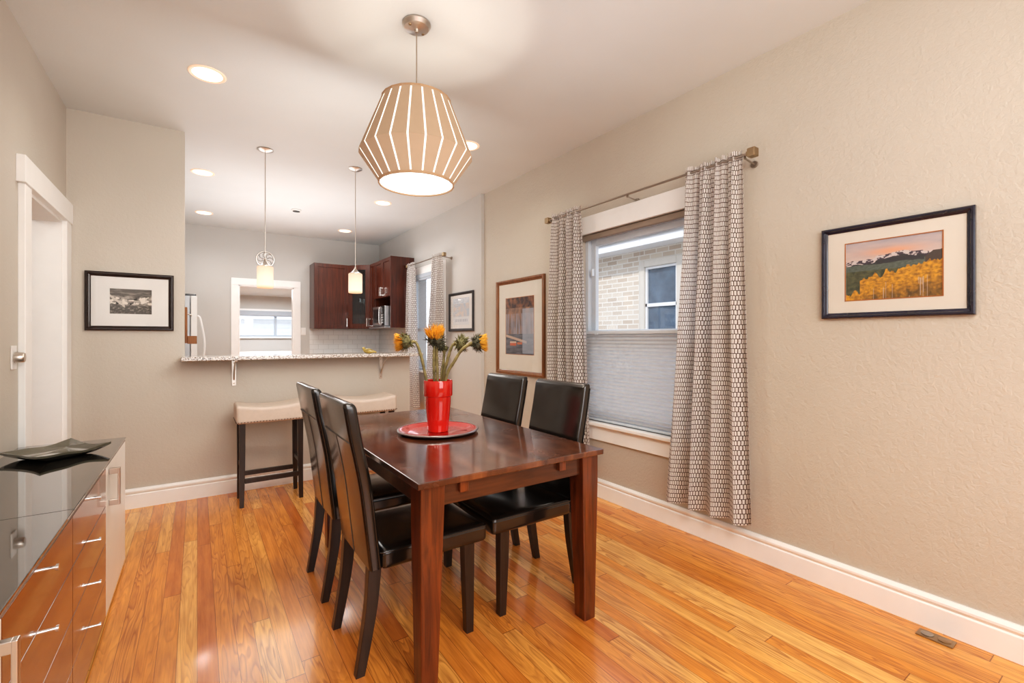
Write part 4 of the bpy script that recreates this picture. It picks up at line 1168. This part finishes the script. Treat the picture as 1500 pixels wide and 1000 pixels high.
b = B(); ring(b, .0, .06, o(wy0), o(wy1), zz(wz0), zz(wz1), .035); box(b, .0, .06, o(wy0), o(wy1), zz(1.70), zz(1.75), .003); obj('sash', b, M['fascia'], wf)
b = B(); box(b, .03, .035, o(wy0) + .03, o(wy1) - .03, zz(wz0) + .03, zz(wz1) - .03); obj('pane', b, M['darkpane'], wf)
# garage beyond the porch
gh = thing('garage', 'white sided garage seen through the far porch window', 'building', (1.0, 17, -.3))
b = B(); box(b, -4, 5, 0, 4, 0, 2.2)
for i in range(14): box(b, -4, 5, -.02, 0, .02 + i * .155, .155 + i * .155)
obj('siding_wall', b, M['snowwhite'], gh)
b = B(); poly_prism(b, [(-.4, 2.15), (2.0, 3.1), (4.4, 2.15), (4.4, 2.25), (2.0, 3.2), (-.4, 2.25)], 0, -4.3, 5.3); obj('roof', b, M['snowwhite'], gh)

# ---------------------------------------------------------------- lights and sky
W = bpy.data.worlds.new('World'); S.world = W; W.use_nodes = True
bg = W.node_tree.nodes['Background']
gr = W.node_tree.nodes.new('ShaderNodeTexGradient'); tcw = W.node_tree.nodes.new('ShaderNodeTexCoord')
sx = W.node_tree.nodes.new('ShaderNodeSeparateXYZ'); W.node_tree.links.new(tcw.outputs['Generated'], sx.inputs[0])
rp = W.node_tree.nodes.new('ShaderNodeValToRGB'); W.node_tree.links.new(sx.outputs[2], rp.inputs[0])
rp.color_ramp.elements[0].position = 0; rp.color_ramp.elements[0].color = (.92, .95, 1, 1)
rp.color_ramp.elements[1].position = .8; rp.color_ramp.elements[1].color = (.55, .72, 1, 1)
W.node_tree.links.new(rp.outputs[0], bg.inputs[0]); bg.inputs[1].default_value = 2.1
def light(name, kind, loc, energy, color=(1, 1, 1), size=.1, rot=(0, 0, 0), sy=None, spot=None, blend=.5):
    l = bpy.data.lights.new(name, kind); l.energy = energy; l.color = color
    if kind == 'AREA':
        l.size = size
        if sy: l.shape = 'RECTANGLE'; l.size_y = sy
    elif kind == 'SUN': l.angle = size
    else: l.shadow_soft_size = size
    if kind == 'SPOT': l.spot_size = spot; l.spot_blend = blend
    o = bpy.data.objects.new(name, l); COL.objects.link(o); o.location = loc; o.rotation_euler = rot
    return o
sun = light('sun', 'SUN', (0, 0, 6), 1.8, (1, .95, .88), .02)
sun.rotation_euler = Vector((.72, .40, -.56)).to_track_quat('-Z', 'Y').to_euler()
WARM = (1.0, .90, .77)
light('pendant_bulb', 'POINT', (LX, LY, 2.275), 7, WARM, .02)
light('pendant_down', 'AREA', (LX, LY, 2.005), 9, WARM, .32)
for i, (x, y, _) in enumerate(cans):
    light('can_lamp', 'SPOT', (x, y, H - .02), 26 if y < 4 else 22, WARM if y < 4 else (1, .95, .90), .06, spot=math.radians(150), blend=.9)
# added fill lights, with no fixtures of their own
light('front_fill', 'AREA', (.7, -.7, 2.5), 60, (1, .95, .89), 1.6, (math.radians(38), 0, math.radians(-20)))  # soft fill added behind the camera, aimed into the room
light('rear_fill', 'AREA', (1.0, -1.9, 1.5), 34, (1, .96, .92), 2.2, (math.radians(90), 0, 0), 1.5)  # large unseen fill from the rear of the room
light('ceiling_fill', 'AREA', (.9, 1.2, 1.6), 11, (.92, .95, 1.0), 2.2, (math.radians(180), 0, 0))  # upward fill added to brighten the dining ceiling
light('kitchen_ceiling_fill', 'AREA', (.9, 5.9, 1.7), 24, (.98, .98, 1.0), 2.0, (math.radians(180), 0, 0))  # upward fill added to brighten the kitchen ceiling
light('kitchen_fill', 'AREA', (1.0, 6.0, 2.6), 26, (1, .98, .96), 1.6)  # downward kitchen fill added beside the recessed lights
light('counter_fill', 'AREA', (.8, 2.7, 1.9), 13, (1, .97, .93), 1.0, (math.radians(90), 0, 0))  # sideways fill added to lighten the half wall
light('porch_fill', 'AREA', (1.2, 9.3, 2.05), 60, (.92, .96, 1.0), 1.4)  # added fill that brightens the porch room
light('hall_fill', 'POINT', (-1.7, 3.4, 2.2), 14, (1, .95, .9), .2)  # unseen fill brightening the hall
# light('window_daylight', 'AREA', (XR + .30, 2.21, 1.35), 22, (.86, .93, 1.0), 1.1, (0, math.radians(90), 0), 1.4)

# ---------------------------------------------------------------- camera
F = 674.0; yaw = math.atan2(461, 674)
cam = bpy.data.cameras.new('camera'); co = bpy.data.objects.new('camera', cam); COL.objects.link(co)
co.location = (0, 0, 1.24); co.rotation_euler = (PI / 2, 0, -yaw)
cam.sensor_width = 36; cam.lens = F / 1500 * 36; cam.shift_y = -5 / 1500; cam.clip_start = .02; cam.clip_end = 200
S.camera = co
S.view_settings.view_transform = 'Standard'; S.view_settings.look = 'None'; S.view_settings.exposure = 0.07; S.view_settings.gamma = 1
S.view_settings.use_curve_mapping = True
cv = S.view_settings.curve_mapping; c4 = cv.curves[3]
for p in ((.03, .019), (.12, .105), (.45, .475)): c4.points.new(*p)
cv.update()
S.cycles.max_bounces = 8; S.cycles.diffuse_bounces = 5; S.cycles.glossy_bounces = 4; S.cycles.transparent_max_bounces = 10
S.cycles.sample_clamp_indirect = 6; S.cycles.caustics_reflective = False; S.cycles.caustics_refractive = False
try:
    S.cycles.use_denoising = True; S.cycles.denoiser = 'OPENIMAGEDENOISE'
except Exception: pass
